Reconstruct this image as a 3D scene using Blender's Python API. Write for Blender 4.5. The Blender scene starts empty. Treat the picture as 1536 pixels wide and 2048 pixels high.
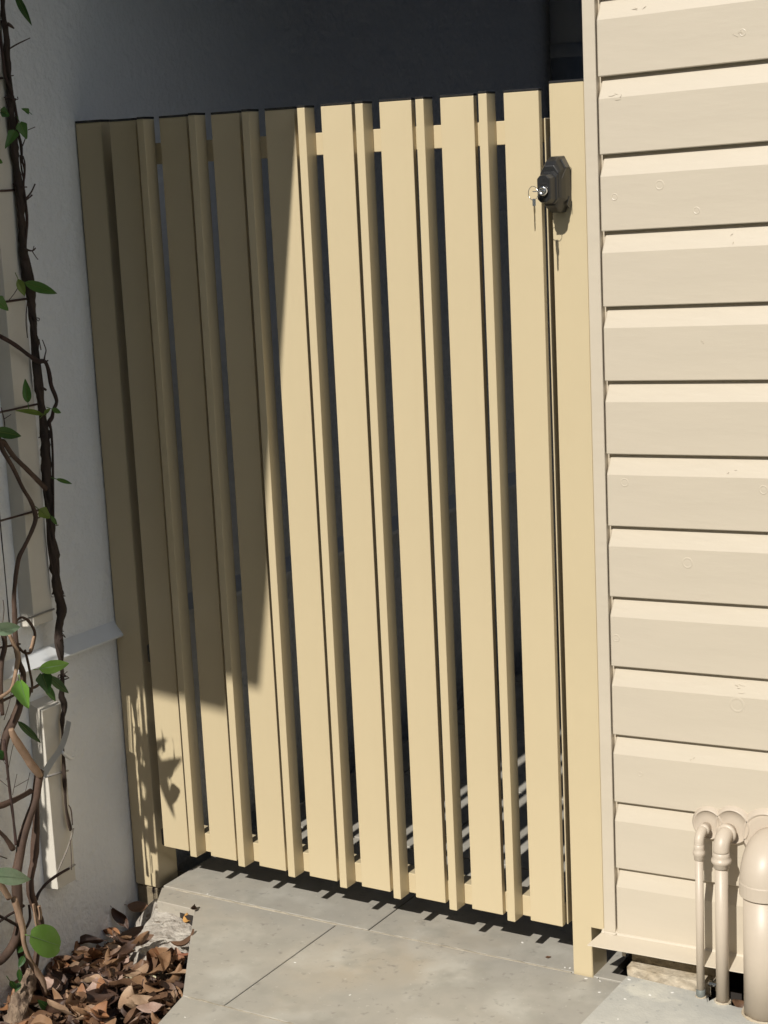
import bpy, bmesh, math, random
from mathutils import Vector, Matrix, noise
R = math.radians
random.seed(7)
S = bpy.context.scene
COL = S.collection

# ------------------------------------------------------------ camera, world, sun, exposure
cam_d = bpy.data.cameras.new('camera')
cam = bpy.data.objects.new('camera', cam_d)
COL.objects.link(cam)
cam.matrix_world = Matrix(((0.8547917, -0.0599102, 0.5155016, 2.218237),
                           (0.5168157, 0.1887062, -0.8350398, -2.663931),
                           (-0.0472510, 0.9802044, 0.1922670, 1.362029),
                           (0, 0, 0, 1)))
cam_d.sensor_fit = 'VERTICAL'
cam_d.sensor_height = 36
cam_d.lens = 60.61
cam_d.clip_start = 0.05
cam_d.clip_end = 500
S.camera = cam

SUN = Vector((0.03, -1.0, 0.81)).normalized()       # towards the sun
world = bpy.data.worlds.new('World')
S.world = world
world.use_nodes = True
wn = world.node_tree
bg = wn.nodes['Background']
sky = wn.nodes.new('ShaderNodeTexSky')
sky.sky_type = 'NISHITA'
sky.sun_disc = False
sky.sun_elevation = math.asin(SUN.z)
sky.sun_rotation = math.atan2(SUN.x, SUN.y)
sky.air_density = 1.0
sky.dust_density = 1.0
wn.links.new(sky.outputs[0], bg.inputs[0])
bg.inputs[1].default_value = SKY_STRENGTH = 0.08

sd = bpy.data.lights.new('sun', 'SUN')
sd.energy = 4.45
sd.angle = R(0.53)
sd.color = (1.0, 0.955, 0.88)
sun = bpy.data.objects.new('sun', sd)
sun.rotation_euler = SUN.to_track_quat('Z', 'Y').to_euler()
sun.location = (1, -5, 6)
COL.objects.link(sun)

S.view_settings.view_transform = 'Standard'
S.view_settings.look = 'None'
S.view_settings.exposure = 0.0
S.view_settings.gamma = 1.0
S.view_settings.use_curve_mapping = False
S.render.engine = 'CYCLES'
S.cycles.max_bounces = 8

# ------------------------------------------------------------ materials
def nt(m): return m.node_tree.nodes, m.node_tree.links

def mat(name, col, rough=0.5, var=0.0, vscale=8.0, bump=0.0, bscale=60.0, bdist=0.002, spec=0.5, col2=None,
        spots=None, metal=0.0, coat=0.0, stretch=(1, 1, 1), trans=0.0):
    m = bpy.data.materials.new(name)
    m.use_nodes = True
    N, L = nt(m)
    b = N['Principled BSDF']
    b.inputs['Roughness'].default_value = rough
    b.inputs['Metallic'].default_value = metal
    b.inputs['Specular IOR Level'].default_value = spec
    b.inputs['Coat Weight'].default_value = coat
    tc = N.new('ShaderNodeTexCoord')
    mp = N.new('ShaderNodeMapping')
    mp.inputs['Scale'].default_value = stretch
    L.new(tc.outputs['Object'], mp.inputs[0])
    src = mp.outputs[0]
    rgb = N.new('ShaderNodeRGB'); rgb.outputs[0].default_value = (*col, 1)
    out = rgb.outputs[0]
    def mixc(f, a, bcol, mode='MIX'):
        mx = N.new('ShaderNodeMix'); mx.data_type = 'RGBA'; mx.blend_type = mode
        L.new(f, mx.inputs[0]); L.new(a, mx.inputs[6])
        if isinstance(bcol, tuple): mx.inputs[7].default_value = (*bcol, 1)
        else: L.new(bcol, mx.inputs[7])
        return mx.outputs[2]
    def tex(scale, detail=4, lo=0.35, hi=0.65):
        n = N.new('ShaderNodeTexNoise'); n.inputs['Scale'].default_value = scale; n.inputs['Detail'].default_value = detail
        L.new(src, n.inputs['Vector'])
        r = N.new('ShaderNodeMapRange'); r.inputs['From Min'].default_value = lo; r.inputs['From Max'].default_value = hi
        L.new(n.outputs['Fac'], r.inputs['Value'])
        return n.outputs['Fac'], r.outputs[0]
    if var or col2:
        c2 = col2 or tuple(max(0, c * (1 - var)) for c in col)
        _, f = tex(vscale)
        out = mixc(f, out, c2)
        _, f2 = tex(vscale * 6.3, 3)
        mlt = N.new('ShaderNodeMath'); mlt.operation = 'MULTIPLY'; mlt.inputs[1].default_value = 0.35
        L.new(f2, mlt.inputs[0])
        out = mixc(mlt.outputs[0], out, tuple(c * (0.85 if col2 else 1 - 0.7 * var) for c in c2))
    for sp in (spots or ()):
        scol, sscale, slo, shi = sp
        _, f = tex(sscale, 5, slo, shi)
        out = mixc(f, out, scol)
    L.new(out, b.inputs['Base Color'])
    if bump:
        n, _ = tex(bscale, 6)
        bp = N.new('ShaderNodeBump'); bp.inputs['Strength'].default_value = bump; bp.inputs['Distance'].default_value = bdist
        L.new(n, bp.inputs['Height']); L.new(bp.outputs[0], b.inputs['Normal'])
    if trans:
        tr = N.new('ShaderNodeBsdfTranslucent'); L.new(out, tr.inputs[0])
        ms = N.new('ShaderNodeMixShader'); ms.inputs[0].default_value = trans
        L.new(b.outputs[0], ms.inputs[1]); L.new(tr.outputs[0], ms.inputs[2])
        L.new(ms.outputs[0], N['Material Output'].inputs[0])
    return m

M = {}
M['powder'] = mat('beige_powder_coat', (0.60, 0.50, 0.32), 0.3, var=0.03, vscale=3, bump=0.06, bscale=900, bdist=0.0003)
M['cap'] = mat('black_plastic_cap', (0.018, 0.017, 0.016), 0.4)
M['board'] = mat('cream_house_paint', (0.60, 0.53, 0.42), 0.36, var=0.06, vscale=4, bump=0.35, bscale=90, bdist=0.0012, stretch=(0.22, 1, 1))
M['pvc'] = mat('cream_painted_pipe', (0.56, 0.48, 0.385), 0.42, var=0.04, vscale=9, bump=0.05, bscale=150, bdist=0.0006)
M['render'] = mat('pale_wall_render', (0.85, 0.86, 0.86), 0.6, var=0.04, vscale=2.5, bump=0.8, bscale=55, bdist=0.008)
M['ledge'] = mat('pale_metal_ledge', (0.80, 0.82, 0.83), 0.3, var=0.05, vscale=6)
M['cover'] = mat('pale_cover_strip', (0.66, 0.62, 0.54), 0.5, var=0.05, vscale=7, bump=0.1, bscale=90, spots=[((0.3, 0.27, 0.22), 14, 0.70, 0.78)])
M['down'] = mat('slate_blue_downpipe', (0.40, 0.42, 0.44), 0.75, var=0.05)
M['lock'] = mat('black_lock_plastic', (0.017, 0.017, 0.017), 0.36)
M['lock2'] = mat('grey_lock_plastic', (0.055, 0.055, 0.055), 0.3)
M['chrome'] = mat('bright_metal', (0.75, 0.75, 0.74), 0.14, metal=1.0)
M['brass'] = mat('brass_key_metal', (0.50, 0.42, 0.28), 0.3, metal=1.0)
M['paver'] = mat('grey_porcelain_paver', (0.43, 0.40, 0.34), 0.62, var=0.0, col2=(0.385, 0.365, 0.32), vscale=4, bump=0.15, bscale=260, bdist=0.0008,
                 spots=[((0.47, 0.385, 0.27), 2.3, 0.50, 0.80), ((0.53, 0.515, 0.46), 9, 0.50, 0.85), ((0.33, 0.315, 0.27), 17, 0.52, 0.80), ((0.24, 0.225, 0.20), 60, 0.62, 0.80), ((0.60, 0.58, 0.52), 110, 0.66, 0.82)])
M['grout'] = mat('sandy_joint', (0.45, 0.40, 0.31), 0.9, var=0.3, vscale=60, bump=0.6, bscale=300, bdist=0.002)
M['slab'] = mat('pale_concrete', (0.54, 0.525, 0.465), 0.8, col2=(0.45, 0.445, 0.405), vscale=8, bump=0.5, bscale=190, bdist=0.0015,
                spots=[((0.60, 0.58, 0.50), 9, 0.58, 0.66), ((0.32, 0.32, 0.30), 70, 0.64, 0.74)])
M['haunch'] = mat('rough_mortar', (0.35, 0.31, 0.265), 0.95, col2=(0.52, 0.48, 0.42), vscale=45, bump=1.0, bscale=120, bdist=0.006,
                  spots=[((0.22, 0.18, 0.14), 60, 0.60, 0.68)])
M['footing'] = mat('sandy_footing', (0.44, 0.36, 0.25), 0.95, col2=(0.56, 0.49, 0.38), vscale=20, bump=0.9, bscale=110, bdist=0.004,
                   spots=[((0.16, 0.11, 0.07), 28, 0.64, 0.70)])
M['footdark'] = mat('dark_footing', (0.20, 0.16, 0.10), 0.95, col2=(0.27, 0.22, 0.15), vscale=20, bump=0.8, bscale=90, bdist=0.004,
                    spots=[((0.03, 0.02, 0.015), 30, 0.60, 0.66)])  # dark footing tone, also standing in for shade on the post block
M['soil'] = mat('dark_soil', (0.045, 0.032, 0.022), 0.95, col2=(0.10, 0.075, 0.05), vscale=22, bump=1.0, bscale=60, bdist=0.01)
M['lawn'] = mat('short_lawn', (0.06, 0.09, 0.03), 0.95, col2=(0.10, 0.12, 0.05), vscale=3, bump=0.8, bscale=60, bdist=0.02)
M['fence'] = mat('dark_fence_paint', (0.045, 0.05, 0.055), 0.7, var=0.2)
M['roof'] = mat('grey_roof_sheet', (0.30, 0.31, 0.32), 0.5, var=0.1)
M['slate'] = mat('slate_grey_paint', (0.17, 0.205, 0.26), 0.6, var=0.1)
M['brickwork'] = mat('dark_brickwork', (0.07, 0.05, 0.04), 0.9, var=0.3)
M['bouncewall'] = mat('white_bounce_wall', (0.66, 0.70, 0.76), 0.7, var=0.04)
M['soffit'] = mat('pale_soffit', (0.55, 0.54, 0.52), 0.7)
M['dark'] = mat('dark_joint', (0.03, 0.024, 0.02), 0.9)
def bark(name, c1, c2, b=0.9):
    return mat(name, c1, 0.8, col2=c2, vscale=40, bump=b, bscale=70, bdist=0.004, stretch=(1, 1, 0.35))
M['st_main'] = bark('dark_twisted_bark', (0.058, 0.036, 0.025), (0.025, 0.016, 0.012))
M['st_dark'] = bark('dark_red_stem', (0.060, 0.030, 0.024), (0.03, 0.018, 0.014), 0.4)
M['st_brown'] = bark('brown_stem', (0.105, 0.062, 0.042), (0.06, 0.035, 0.024), 0.5)
M['st_pale'] = bark('pale_tan_stem', (0.40, 0.27, 0.18), (0.30, 0.19, 0.12), 0.5)
M['st_bark'] = mat('furrowed_bark', (0.33, 0.24, 0.165), 0.9, col2=(0.17, 0.115, 0.08), vscale=70, bump=1.0, bscale=110, bdist=0.012, stretch=(1, 1, 0.3), spots=[((0.07, 0.045, 0.03), 60, 0.55, 0.66)])
M['st_grey'] = bark('grey_dry_stem', (0.26, 0.23, 0.20), (0.18, 0.16, 0.13), 0.3)
M['st_twig'] = bark('fine_dark_twig', (0.09, 0.06, 0.045), (0.05, 0.03, 0.025), 0.1)
def leafm(name, c, c2, tr=0.3, rough=0.4): return mat(name, c, rough, col2=c2, vscale=30, bump=0.3, bscale=80, bdist=0.001, trans=tr)
M['lf_dark'] = leafm('dark_green_leaf', (0.035, 0.095, 0.022), (0.05, 0.12, 0.03))
M['lf_mid'] = leafm('green_leaf', (0.065, 0.165, 0.03), (0.09, 0.20, 0.045))
M['lf_yellow'] = leafm('yellow_green_leaf', (0.13, 0.21, 0.03), (0.17, 0.24, 0.05))
M['lf_bright'] = leafm('sunlit_green_leaf', (0.22, 0.47, 0.07), (0.27, 0.52, 0.11), 0.42)  # green raised to put the sunlight on these leaves into their colour
M['lf_pale'] = leafm('pale_grey_green_leaf', (0.33, 0.46, 0.31), (0.27, 0.40, 0.25), 0.2, 0.3)
M['rod'] = mat('rusty_wire', (0.10, 0.055, 0.045), 0.6, col2=(0.06, 0.035, 0.03), vscale=40)
M['rodgrey'] = mat('galvanised_wire', (0.42, 0.41, 0.39), 0.45, col2=(0.30, 0.28, 0.26), vscale=40)
M['strap'] = mat('grey_plastic_tie', (0.55, 0.56, 0.56), 0.3)
M['white'] = mat('white_plastic', (0.82, 0.82, 0.80), 0.35)
dry = [((0.20, 0.11, 0.06), (0.12, 0.065, 0.038)), ((0.34, 0.20, 0.11), (0.24, 0.135, 0.07)), ((0.10, 0.052, 0.032), (0.055, 0.03, 0.02)),
       ((0.50, 0.35, 0.23), (0.38, 0.24, 0.15)), ((0.38, 0.185, 0.085), (0.26, 0.12, 0.06)), ((0.48, 0.345, 0.28), (0.35, 0.22, 0.165))]
M['dry'] = [mat('dry_leaf_%s' % n, a, 0.55, col2=b, vscale=28, bump=0.4, bscale=70, bdist=0.002, trans=0.12,
                spots=[(tuple(c * 0.4 for c in b), 35, 0.64, 0.72)])
            for n, (a, b) in zip(('brown', 'tan', 'umber', 'buff', 'rust', 'ash'), dry)]
M['cream'] = mat('cream_dead_leaf', (0.78, 0.72, 0.48), 0.6, var=0.2, vscale=30, bump=0.4, bscale=70)
M['red'] = mat('reddish_dead_leaf', (0.42, 0.15, 0.09), 0.6, col2=(0.33, 0.13, 0.07), vscale=20, bump=0.3, bscale=70)
M['orange'] = mat('orange_dead_leaf', (0.62, 0.33, 0.10), 0.6, var=0.2, vscale=30)
M['chip'] = mat('white_chip', (0.75, 0.73, 0.68), 0.8)

# ------------------------------------------------------------ helpers
def put(name, bm, m, parent=None, smooth=False, loc=None):
    me = bpy.data.meshes.new(name)
    bm.normal_update()
    bm.to_mesh(me); bm.free()
    if smooth:
        for p in me.polygons: p.use_smooth = True
    me.materials.append(m)
    o = bpy.data.objects.new(name, me)
    COL.objects.link(o)
    if parent:
        o.parent = parent
        o.matrix_parent_inverse = Matrix.Translation(-Vector(parent.location)) if parent.type == 'EMPTY' else Matrix()
    if loc: o.location = loc
    return o

def thing(name, loc, label, cat, group=None):
    o = bpy.data.objects.new(name, None)
    o.empty_display_size = 0.05
    o.location = loc
    COL.objects.link(o)
    o['label'] = label; o['category'] = cat
    if group: o['group'] = group
    return o

def tag(o, label=None, cat=None, group=None, kind=None):
    for k, v in (('label', label), ('category', cat), ('group', group), ('kind', kind)):
        if v: o[k] = v
    return o

def copy_tree(o, parent, delta):
    c = o.copy(); COL.objects.link(c); c.parent = parent; c.matrix_parent_inverse = o.matrix_parent_inverse
    c.location = Vector(o.location) + Vector(delta)
    for ch in o.children:
        d = ch.copy(); COL.objects.link(d); d.parent = c
    return c

def box(bm, x0, x1, y0, y1, z0, z1, bev=0.0, seg=2, only_z=False):
    r = bmesh.ops.create_cube(bm, size=1)
    vs = r['verts']
    for v in vs:
        v.co = Vector((x0 + (v.co.x + .5) * (x1 - x0), y0 + (v.co.y + .5) * (y1 - y0), z0 + (v.co.z + .5) * (z1 - z0)))
    if bev:
        es = set(e for v in vs for e in v.link_edges)
        if only_z:
            es = [e for e in es if abs((e.verts[0].co - e.verts[1].co).normalized().z) > 0.9]
        bmesh.ops.bevel(bm, geom=list(es), offset=bev, segments=seg, affect='EDGES', profile=0.5)
    return bm

def prism(bm, poly, axis, a, b):
    """extrude a polygon given in the two other axes between a and b along axis"""
    def P(q, t):
        return Vector((t, q[0], q[1])) if axis == 0 else Vector((q[0], t, q[1])) if axis == 1 else Vector((q[0], q[1], t))
    va = [bm.verts.new(P(q, a)) for q in poly]; vb = [bm.verts.new(P(q, b)) for q in poly]
    n = len(poly)
    bm.faces.new(va); bm.faces.new(vb[::-1])
    for i in range(n):
        bm.faces.new((va[i], vb[i], vb[(i + 1) % n], va[(i + 1) % n]))
    bmesh.ops.recalc_face_normals(bm, faces=bm.faces)
    return bm

def catmull(pts, k=4):
    out = []
    n = len(pts)
    for i in range(n - 1):
        p0, p1, p2, p3 = pts[max(i - 1, 0)], pts[i], pts[i + 1], pts[min(i + 2, n - 1)]
        for j in range(k):
            t = j / k
            out.append(tuple(0.5 * ((2 * b) + (-a + c) * t + (2 * a - 5 * b + 4 * c - d) * t * t + (-a + 3 * b - 3 * c + d) * t ** 3)
                             for a, b, c, d in zip(p0, p1, p2, p3)))
    out.append(tuple(pts[-1]))
    return out

def tube(bm, pts, seg=10, rough=0.0, rseed=0.0, cap=True, k=3, flute=0.0):
    """swept tube; pts are (x, y, z, radius)"""
    P = catmull(pts, k) if k > 1 else [tuple(p) for p in pts]
    rings = []
    up = Vector((0, 0, 1))
    prev = None
    dist = 0.0
    for i, p in enumerate(P):
        c = Vector(p[:3])
        d = (Vector(P[min(i + 1, len(P) - 1)][:3]) - Vector(P[max(i - 1, 0)][:3]))
        if d.length < 1e-7: d = Vector((0, 0, 1))
        d.normalize()
        if prev is None:
            a = d.cross(up) if abs(d.dot(up)) < 0.95 else d.cross(Vector((1, 0, 0)))
        else:
            a = prev - d * prev.dot(d)
        a.normalize(); prev = a
        b = d.cross(a)
        if i: dist += (c - Vector(P[i - 1][:3])).length
        ring = []
        for s in range(seg):
            th = 2 * math.pi * s / seg
            r = p[3]
            if rough:
                q = (c + (a * math.cos(th) + b * math.sin(th)) * r)
                r *= 1 + rough * noise.noise(q * 55 + Vector((rseed, 0, 0))) + rough * 0.5 * noise.noise(q * 160)
            if flute: r *= 1 + flute * math.sin(3 * th + dist * 90)
            ring.append(bm.verts.new(c + (a * math.cos(th) + b * math.sin(th)) * r))
        rings.append(ring)
    for r0, r1 in zip(rings, rings[1:]):
        for s in range(seg):
            bm.faces.new((r0[s], r0[(s + 1) % seg], r1[(s + 1) % seg], r1[s]))
    if cap:
        bm.faces.new(rings[0][::-1]); bm.faces.new(rings[-1])
    return bm

def lathe(bm, prof, centre, axis='z', seg=24):
    """prof: (radius, t) along the axis"""
    rings = []
    c = Vector(centre)
    for r, t in prof:
        ring = []
        for s in range(seg):
            th = 2 * math.pi * s / seg
            u, v = r * math.cos(th), r * math.sin(th)
            ring.append(bm.verts.new(c + (Vector((u, v, t)) if axis == 'z' else Vector((u, t, v)) if axis == 'y' else Vector((t, u, v)))))
        rings.append(ring)
    for a, b in zip(rings, rings[1:]):
        for s in range(seg):
            bm.faces.new((a[s], a[(s + 1) % seg], b[(s + 1) % seg], b[s]))
    bm.faces.new(rings[0][::-1]); bm.faces.new(rings[-1])
    bmesh.ops.recalc_face_normals(bm, faces=bm.faces)
    return bm

# ------------------------------------------------------------ traced stems, leaves and wires (metres)
STEMS = [
 ('main', [(-0.055, -0.218, 1.7412, 0.00437), (-0.055, -0.2207, 1.6794, 0.00437), (-0.055, -0.2176, 1.6531, 0.00486), (-0.055, -0.2195, 1.6175, 0.00583), (-0.055, -0.2225, 1.5728, 0.00583), (-0.055, -0.2213, 1.5415, 0.00486), (-0.055, -0.2253, 1.51, 0.00486), (-0.055, -0.2234, 1.483, 0.0068), (-0.055, -0.2216, 1.4558, 0.00777), (-0.055, -0.2224, 1.4286, 0.0068), (-0.055, -0.2205, 1.4012, 0.00583), (-0.055, -0.2192, 1.3692, 0.0068), (-0.055, -0.2181, 1.3462, 0.0068), (-0.055, -0.22, 1.3095, 0.0068), (-0.055, -0.222, 1.2726, 0.0068), (-0.055, -0.2228, 1.2448, 0.00777), (-0.055, -0.2188, 1.2119, 0.00972), (-0.055, -0.2128, 1.1834, 0.00874), (-0.055, -0.2115, 1.1503, 0.0068), (-0.055, -0.211, 1.122, 0.0068), (-0.055, -0.2118, 1.0936, 0.00583), (-0.055, -0.2112, 1.065, 0.0068), (-0.055, -0.2132, 1.0271, 0.00777), (-0.055, -0.2124, 0.9887, 0.00777), (-0.055, -0.2105, 0.9596, 0.00583), (-0.055, -0.2097, 0.9208, 0.00777), (-0.055, -0.2089, 0.8819, 0.00777), (-0.055, -0.2096, 0.8429, 0.00874), (-0.055, -0.2116, 0.8041, 0.00874), (-0.055, -0.2094, 0.7644, 0.00777), (-0.055, -0.2114, 0.7252, 0.00777), (-0.055, -0.2129, 0.6908, 0.00777), (-0.055, -0.2115, 0.6556, 0.00874), (-0.055, -0.2123, 0.6258, 0.00777), (-0.055, -0.2119, 0.6057, 0.00874), (-0.055, -0.2057, 0.574, 0.00874), (-0.055, -0.2031, 0.5481, 0.00874), (-0.055, -0.2138, 0.5204, 0.00583), (-0.055, -0.2154, 0.4955, 0.00874), (-0.055, -0.215, 0.475, 0.0068), (-0.055, -0.2145, 0.4443, 0.00389), (-0.055, -0.2181, 0.4146, 0.00389), (-0.055, -0.2246, 0.3857, 0.00486), (-0.055, -0.2194, 0.3687, 0.00486), (-0.055, -0.2212, 0.3538, 0.00486), (-0.055, -0.2279, 0.3352, 0.00389), (-0.055, -0.2302, 0.3049, 0.00243), (-0.055, -0.2323, 0.2641, 0.00243), (-0.055, -0.2342, 0.2127, 0.0034), (-0.055, -0.2364, 0.1715, 0.00146), (-0.055, -0.2342, 0.1287, 0.00291), (-0.055, -0.231, 0.1065, 0.00291)]),
 ('dark', [(-0.05, -0.2412, 1.6516, 0.00291), (-0.05, -0.2378, 1.6076, 0.00243), (-0.05, -0.2358, 1.5722, 0.00291), (-0.05, -0.2276, 1.5545, 0.00291), (-0.05, -0.2199, 1.5322, 0.00291), (-0.05, -0.2168, 1.5143, 0.00291), (-0.05, -0.2144, 1.4917, 0.00291), (-0.05, -0.2146, 1.4691, 0.00291), (-0.05, -0.2094, 1.4464, 0.00291), (-0.05, -0.2102, 1.4191, 0.00243), (-0.05, -0.2058, 1.4007, 0.00194), (-0.05, -0.212, 1.3734, 0.00243), (-0.05, -0.2114, 1.3458, 0.00291), (-0.05, -0.2106, 1.3089, 0.00291), (-0.05, -0.2193, 1.2723, 0.00291), (-0.05, -0.2253, 1.2356, 0.00389)]),
 ('dark', [(-0.05, -0.2144, 1.4283, 0.00155), (-0.05, -0.214, 1.41, 0.00155), (-0.05, -0.2095, 1.3825, 0.00155), (-0.05, -0.2033, 1.4098, 0.00136), (-0.05, -0.2066, 1.4263, 0.00136)]),
 ('dark', [(-0.045, -0.3143, 1.1024, 0.00389), (-0.045, -0.2772, 1.0818, 0.00389), (-0.045, -0.2397, 1.057, 0.00389), (-0.045, -0.2205, 1.0453, 0.00486), (-0.045, -0.2001, 1.041, 0.00389), (-0.045, -0.1915, 1.0199, 0.00389), (-0.045, -0.1889, 0.9955, 0.00437), (-0.045, -0.1801, 0.9751, 0.00389), (-0.045, -0.1777, 0.9602, 0.0034), (-0.045, -0.1879, 0.9471, 0.00389), (-0.045, -0.1938, 0.9334, 0.00389), (-0.045, -0.2034, 0.9251, 0.00389), (-0.045, -0.1996, 0.91, 0.00243), (-0.045, -0.2002, 0.8711, 0.00243), (-0.045, -0.2059, 0.8134, 0.00243), (-0.045, -0.2105, 0.7652, 0.00194), (-0.045, -0.2141, 0.7363, 0.00194)]),
 ('brown', [(-0.035, -0.367, 0.9262, 0.00583), (-0.035, -0.3492, 0.9123, 0.00583), (-0.035, -0.3392, 0.908, 0.00486), (-0.035, -0.32, 0.8814, 0.00437), (-0.035, -0.2899, 0.8526, 0.00437), (-0.035, -0.2593, 0.8234, 0.00486), (-0.035, -0.2382, 0.8022, 0.00486)]),
 ('brown', [(-0.03, -0.3593, 0.9253, 0.00486), (-0.03, -0.3527, 0.9056, 0.00486), (-0.03, -0.3467, 0.8906, 0.00437), (-0.03, -0.3248, 0.8541, 0.00389), (-0.03, -0.3066, 0.8176, 0.00389), (-0.03, -0.2895, 0.7906, 0.00389), (-0.03, -0.2812, 0.7698, 0.00437), (-0.03, -0.2795, 0.7501, 0.00437), (-0.03, -0.2978, 0.7248, 0.00389), (-0.03, -0.3168, 0.7046, 0.00389), (-0.03, -0.3324, 0.6886, 0.00437), (-0.03, -0.3419, 0.6667, 0.00437), (-0.03, -0.3488, 0.6442, 0.00389), (-0.03, -0.355, 0.6167, 0.00437), (-0.03, -0.3567, 0.5929, 0.00486), (-0.03, -0.359, 0.5644, 0.00486), (-0.03, -0.3606, 0.5406, 0.00534), (-0.03, -0.3597, 0.516, 0.00583), (-0.03, -0.3575, 0.4909, 0.00583), (-0.03, -0.3493, 0.4691, 0.00583), (-0.03, -0.3523, 0.4453, 0.00583), (-0.03, -0.3606, 0.423, 0.0068), (-0.03, -0.3747, 0.3976, 0.00874), (-0.03, -0.3966, 0.3747, 0.00874), (-0.03, -0.4125, 0.355, 0.00777), (-0.03, -0.4264, 0.3202, 0.00777)]),
 ('brown', [(-0.03, -0.3584, 0.5691, 0.00243), (-0.03, -0.3414, 0.5746, 0.00243), (-0.03, -0.3248, 0.5656, 0.00291), (-0.03, -0.3119, 0.5476, 0.00291), (-0.03, -0.3083, 0.532, 0.00291), (-0.03, -0.3161, 0.5143, 0.00291), (-0.03, -0.3259, 0.5021, 0.00291), (-0.03, -0.3419, 0.5063, 0.00243), (-0.03, -0.3539, 0.5193, 0.00243)]),
 ('pale', [(-0.02, -0.3217, 0.5344, 0.00253), (-0.02, -0.3292, 0.5187, 0.00291), (-0.02, -0.3359, 0.5088, 0.00291)]),
 ('brown', [(-0.02, -0.4033, 0.5622, 0.00486), (-0.02, -0.3998, 0.5373, 0.00486), (-0.02, -0.4111, 0.5114, 0.00486), (-0.02, -0.4197, 0.4752, 0.00486), (-0.02, -0.4232, 0.4375, 0.00437), (-0.02, -0.4229, 0.4084, 0.00389)]),
 ('pale', [(-0.015, -0.392, 0.5569, 0.0034), (-0.015, -0.3817, 0.533, 0.00389), (-0.015, -0.3737, 0.5115, 0.00486), (-0.015, -0.3806, 0.4891, 0.00437), (-0.015, -0.3881, 0.4718, 0.00389), (-0.015, -0.3999, 0.4528, 0.00291), (-0.015, -0.4194, 0.4467, 0.0034), (-0.015, -0.4381, 0.4444, 0.00389)]),
 ('brown', [(-0.02, -0.349, 0.5142, 0.00243), (-0.02, -0.344, 0.4884, 0.00243), (-0.02, -0.3411, 0.4679, 0.00243), (-0.02, -0.3382, 0.4474, 0.00243), (-0.02, -0.3406, 0.4283, 0.00194)]),
 ('brown', [(-0.02, -0.3141, 0.4396, 0.00194), (-0.02, -0.3284, 0.4367, 0.00291), (-0.02, -0.345, 0.4365, 0.00194), (-0.02, -0.3723, 0.4374, 0.00194), (-0.02, -0.4196, 0.4346, 0.00291)]),
 ('brown', [(-0.02, -0.3642, 0.4154, 0.0068), (-0.02, -0.3531, 0.427, 0.00583), (-0.02, -0.3447, 0.4394, 0.00486)]),
 ('pale', [(0.0, -0.4247, 0.3843, 0.00486), (0.0, -0.4199, 0.3692, 0.0068), (0.0, -0.4079, 0.3478, 0.00777), (0.0, -0.3923, 0.3212, 0.00777), (0.0, -0.381, 0.3018, 0.00777), (0.0, -0.3693, 0.286, 0.00777), (0.0, -0.3601, 0.271, 0.00583)]),
 ('brown', [(-0.01, -0.3455, 0.2767, 0.00583), (-0.01, -0.3521, 0.2689, 0.00874), (-0.01, -0.3585, 0.2509, 0.00874), (-0.01, -0.3688, 0.2243, 0.00777), (-0.01, -0.3857, 0.2001, 0.00777), (-0.01, -0.4025, 0.1761, 0.00874), (-0.01, -0.4166, 0.1512, 0.00874), (-0.01, -0.4254, 0.1244, 0.00874), (-0.01, -0.4356, 0.0982, 0.00972), (-0.01, -0.4378, 0.0589, 0.00972), (-0.01, -0.4388, 0.0188, 0.00777), (-0.01, -0.4437, -0.0197, 0.00777), (-0.01, -0.4428, -0.0557, 0.00777), (-0.01, -0.4347, -0.1002, 0.00777)]),
 ('brown', [(-0.025, -0.3507, 0.2157, 0.00583), (-0.025, -0.3568, 0.1672, 0.0068), (-0.025, -0.3644, 0.1292, 0.00874), (-0.025, -0.3707, 0.101, 0.00777), (-0.025, -0.3824, 0.0749, 0.0068), (-0.025, -0.3887, 0.0467, 0.00777), (-0.025, -0.3845, 0.0245, 0.00777), (-0.025, -0.3756, -0.0048, 0.0068), (-0.025, -0.3673, -0.029, 0.0068), (-0.025, -0.3743, -0.0624, 0.00583), (-0.025, -0.3855, -0.0836, 0.00583), (-0.025, -0.3951, -0.1157, 0.00583)]),
 ('pale', [(0.02, -0.5177, 0.1306, 0.00534), (0.02, -0.5039, 0.1056, 0.00583), (0.02, -0.4901, 0.0794, 0.00583)]),
 ('pale', [(0.02, -0.4775, 0.0743, 0.00583), (0.02, -0.4688, 0.0369, 0.00632), (0.02, -0.4621, 0.0041, 0.00632), (0.02, -0.4633, -0.0155, 0.00486), (0.02, -0.4592, -0.0374, 0.00437), (0.02, -0.4493, -0.067, 0.00534), (0.02, -0.4347, -0.0938, 0.0068), (0.02, -0.4239, -0.1191, 0.0068), (0.02, -0.419, -0.1471, 0.00389)]),
 ('pale', [(0.01, -0.4184, 0.0366, 0.00291), (0.01, -0.4164, 0.0084, 0.0034), (0.01, -0.4126, -0.0165, 0.00437)]),
 ('pale', [(0.005, -0.3993, 0.0239, 0.0034), (0.005, -0.3973, 0.0067, 0.0034), (0.005, -0.4, -0.0044, 0.00291)]),
 ('bark', [(0.01, -0.4358, -0.0904, 0.00972), (0.01, -0.4487, -0.1051, 0.01457), (0.01, -0.466, -0.1228, 0.01749), (0.01, -0.4835, -0.1423, 0.01846), (0.01, -0.4977, -0.1692, 0.01943), (0.01, -0.5084, -0.1896, 0.0204)]),
 ('brown', [(-0.01, -0.4413, -0.0004, 0.00777), (-0.01, -0.4522, -0.0222, 0.00874), (-0.01, -0.4734, -0.0395, 0.00874), (-0.01, -0.4987, -0.0487, 0.00777), (-0.01, -0.5377, -0.0446, 0.00777)]),
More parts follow.
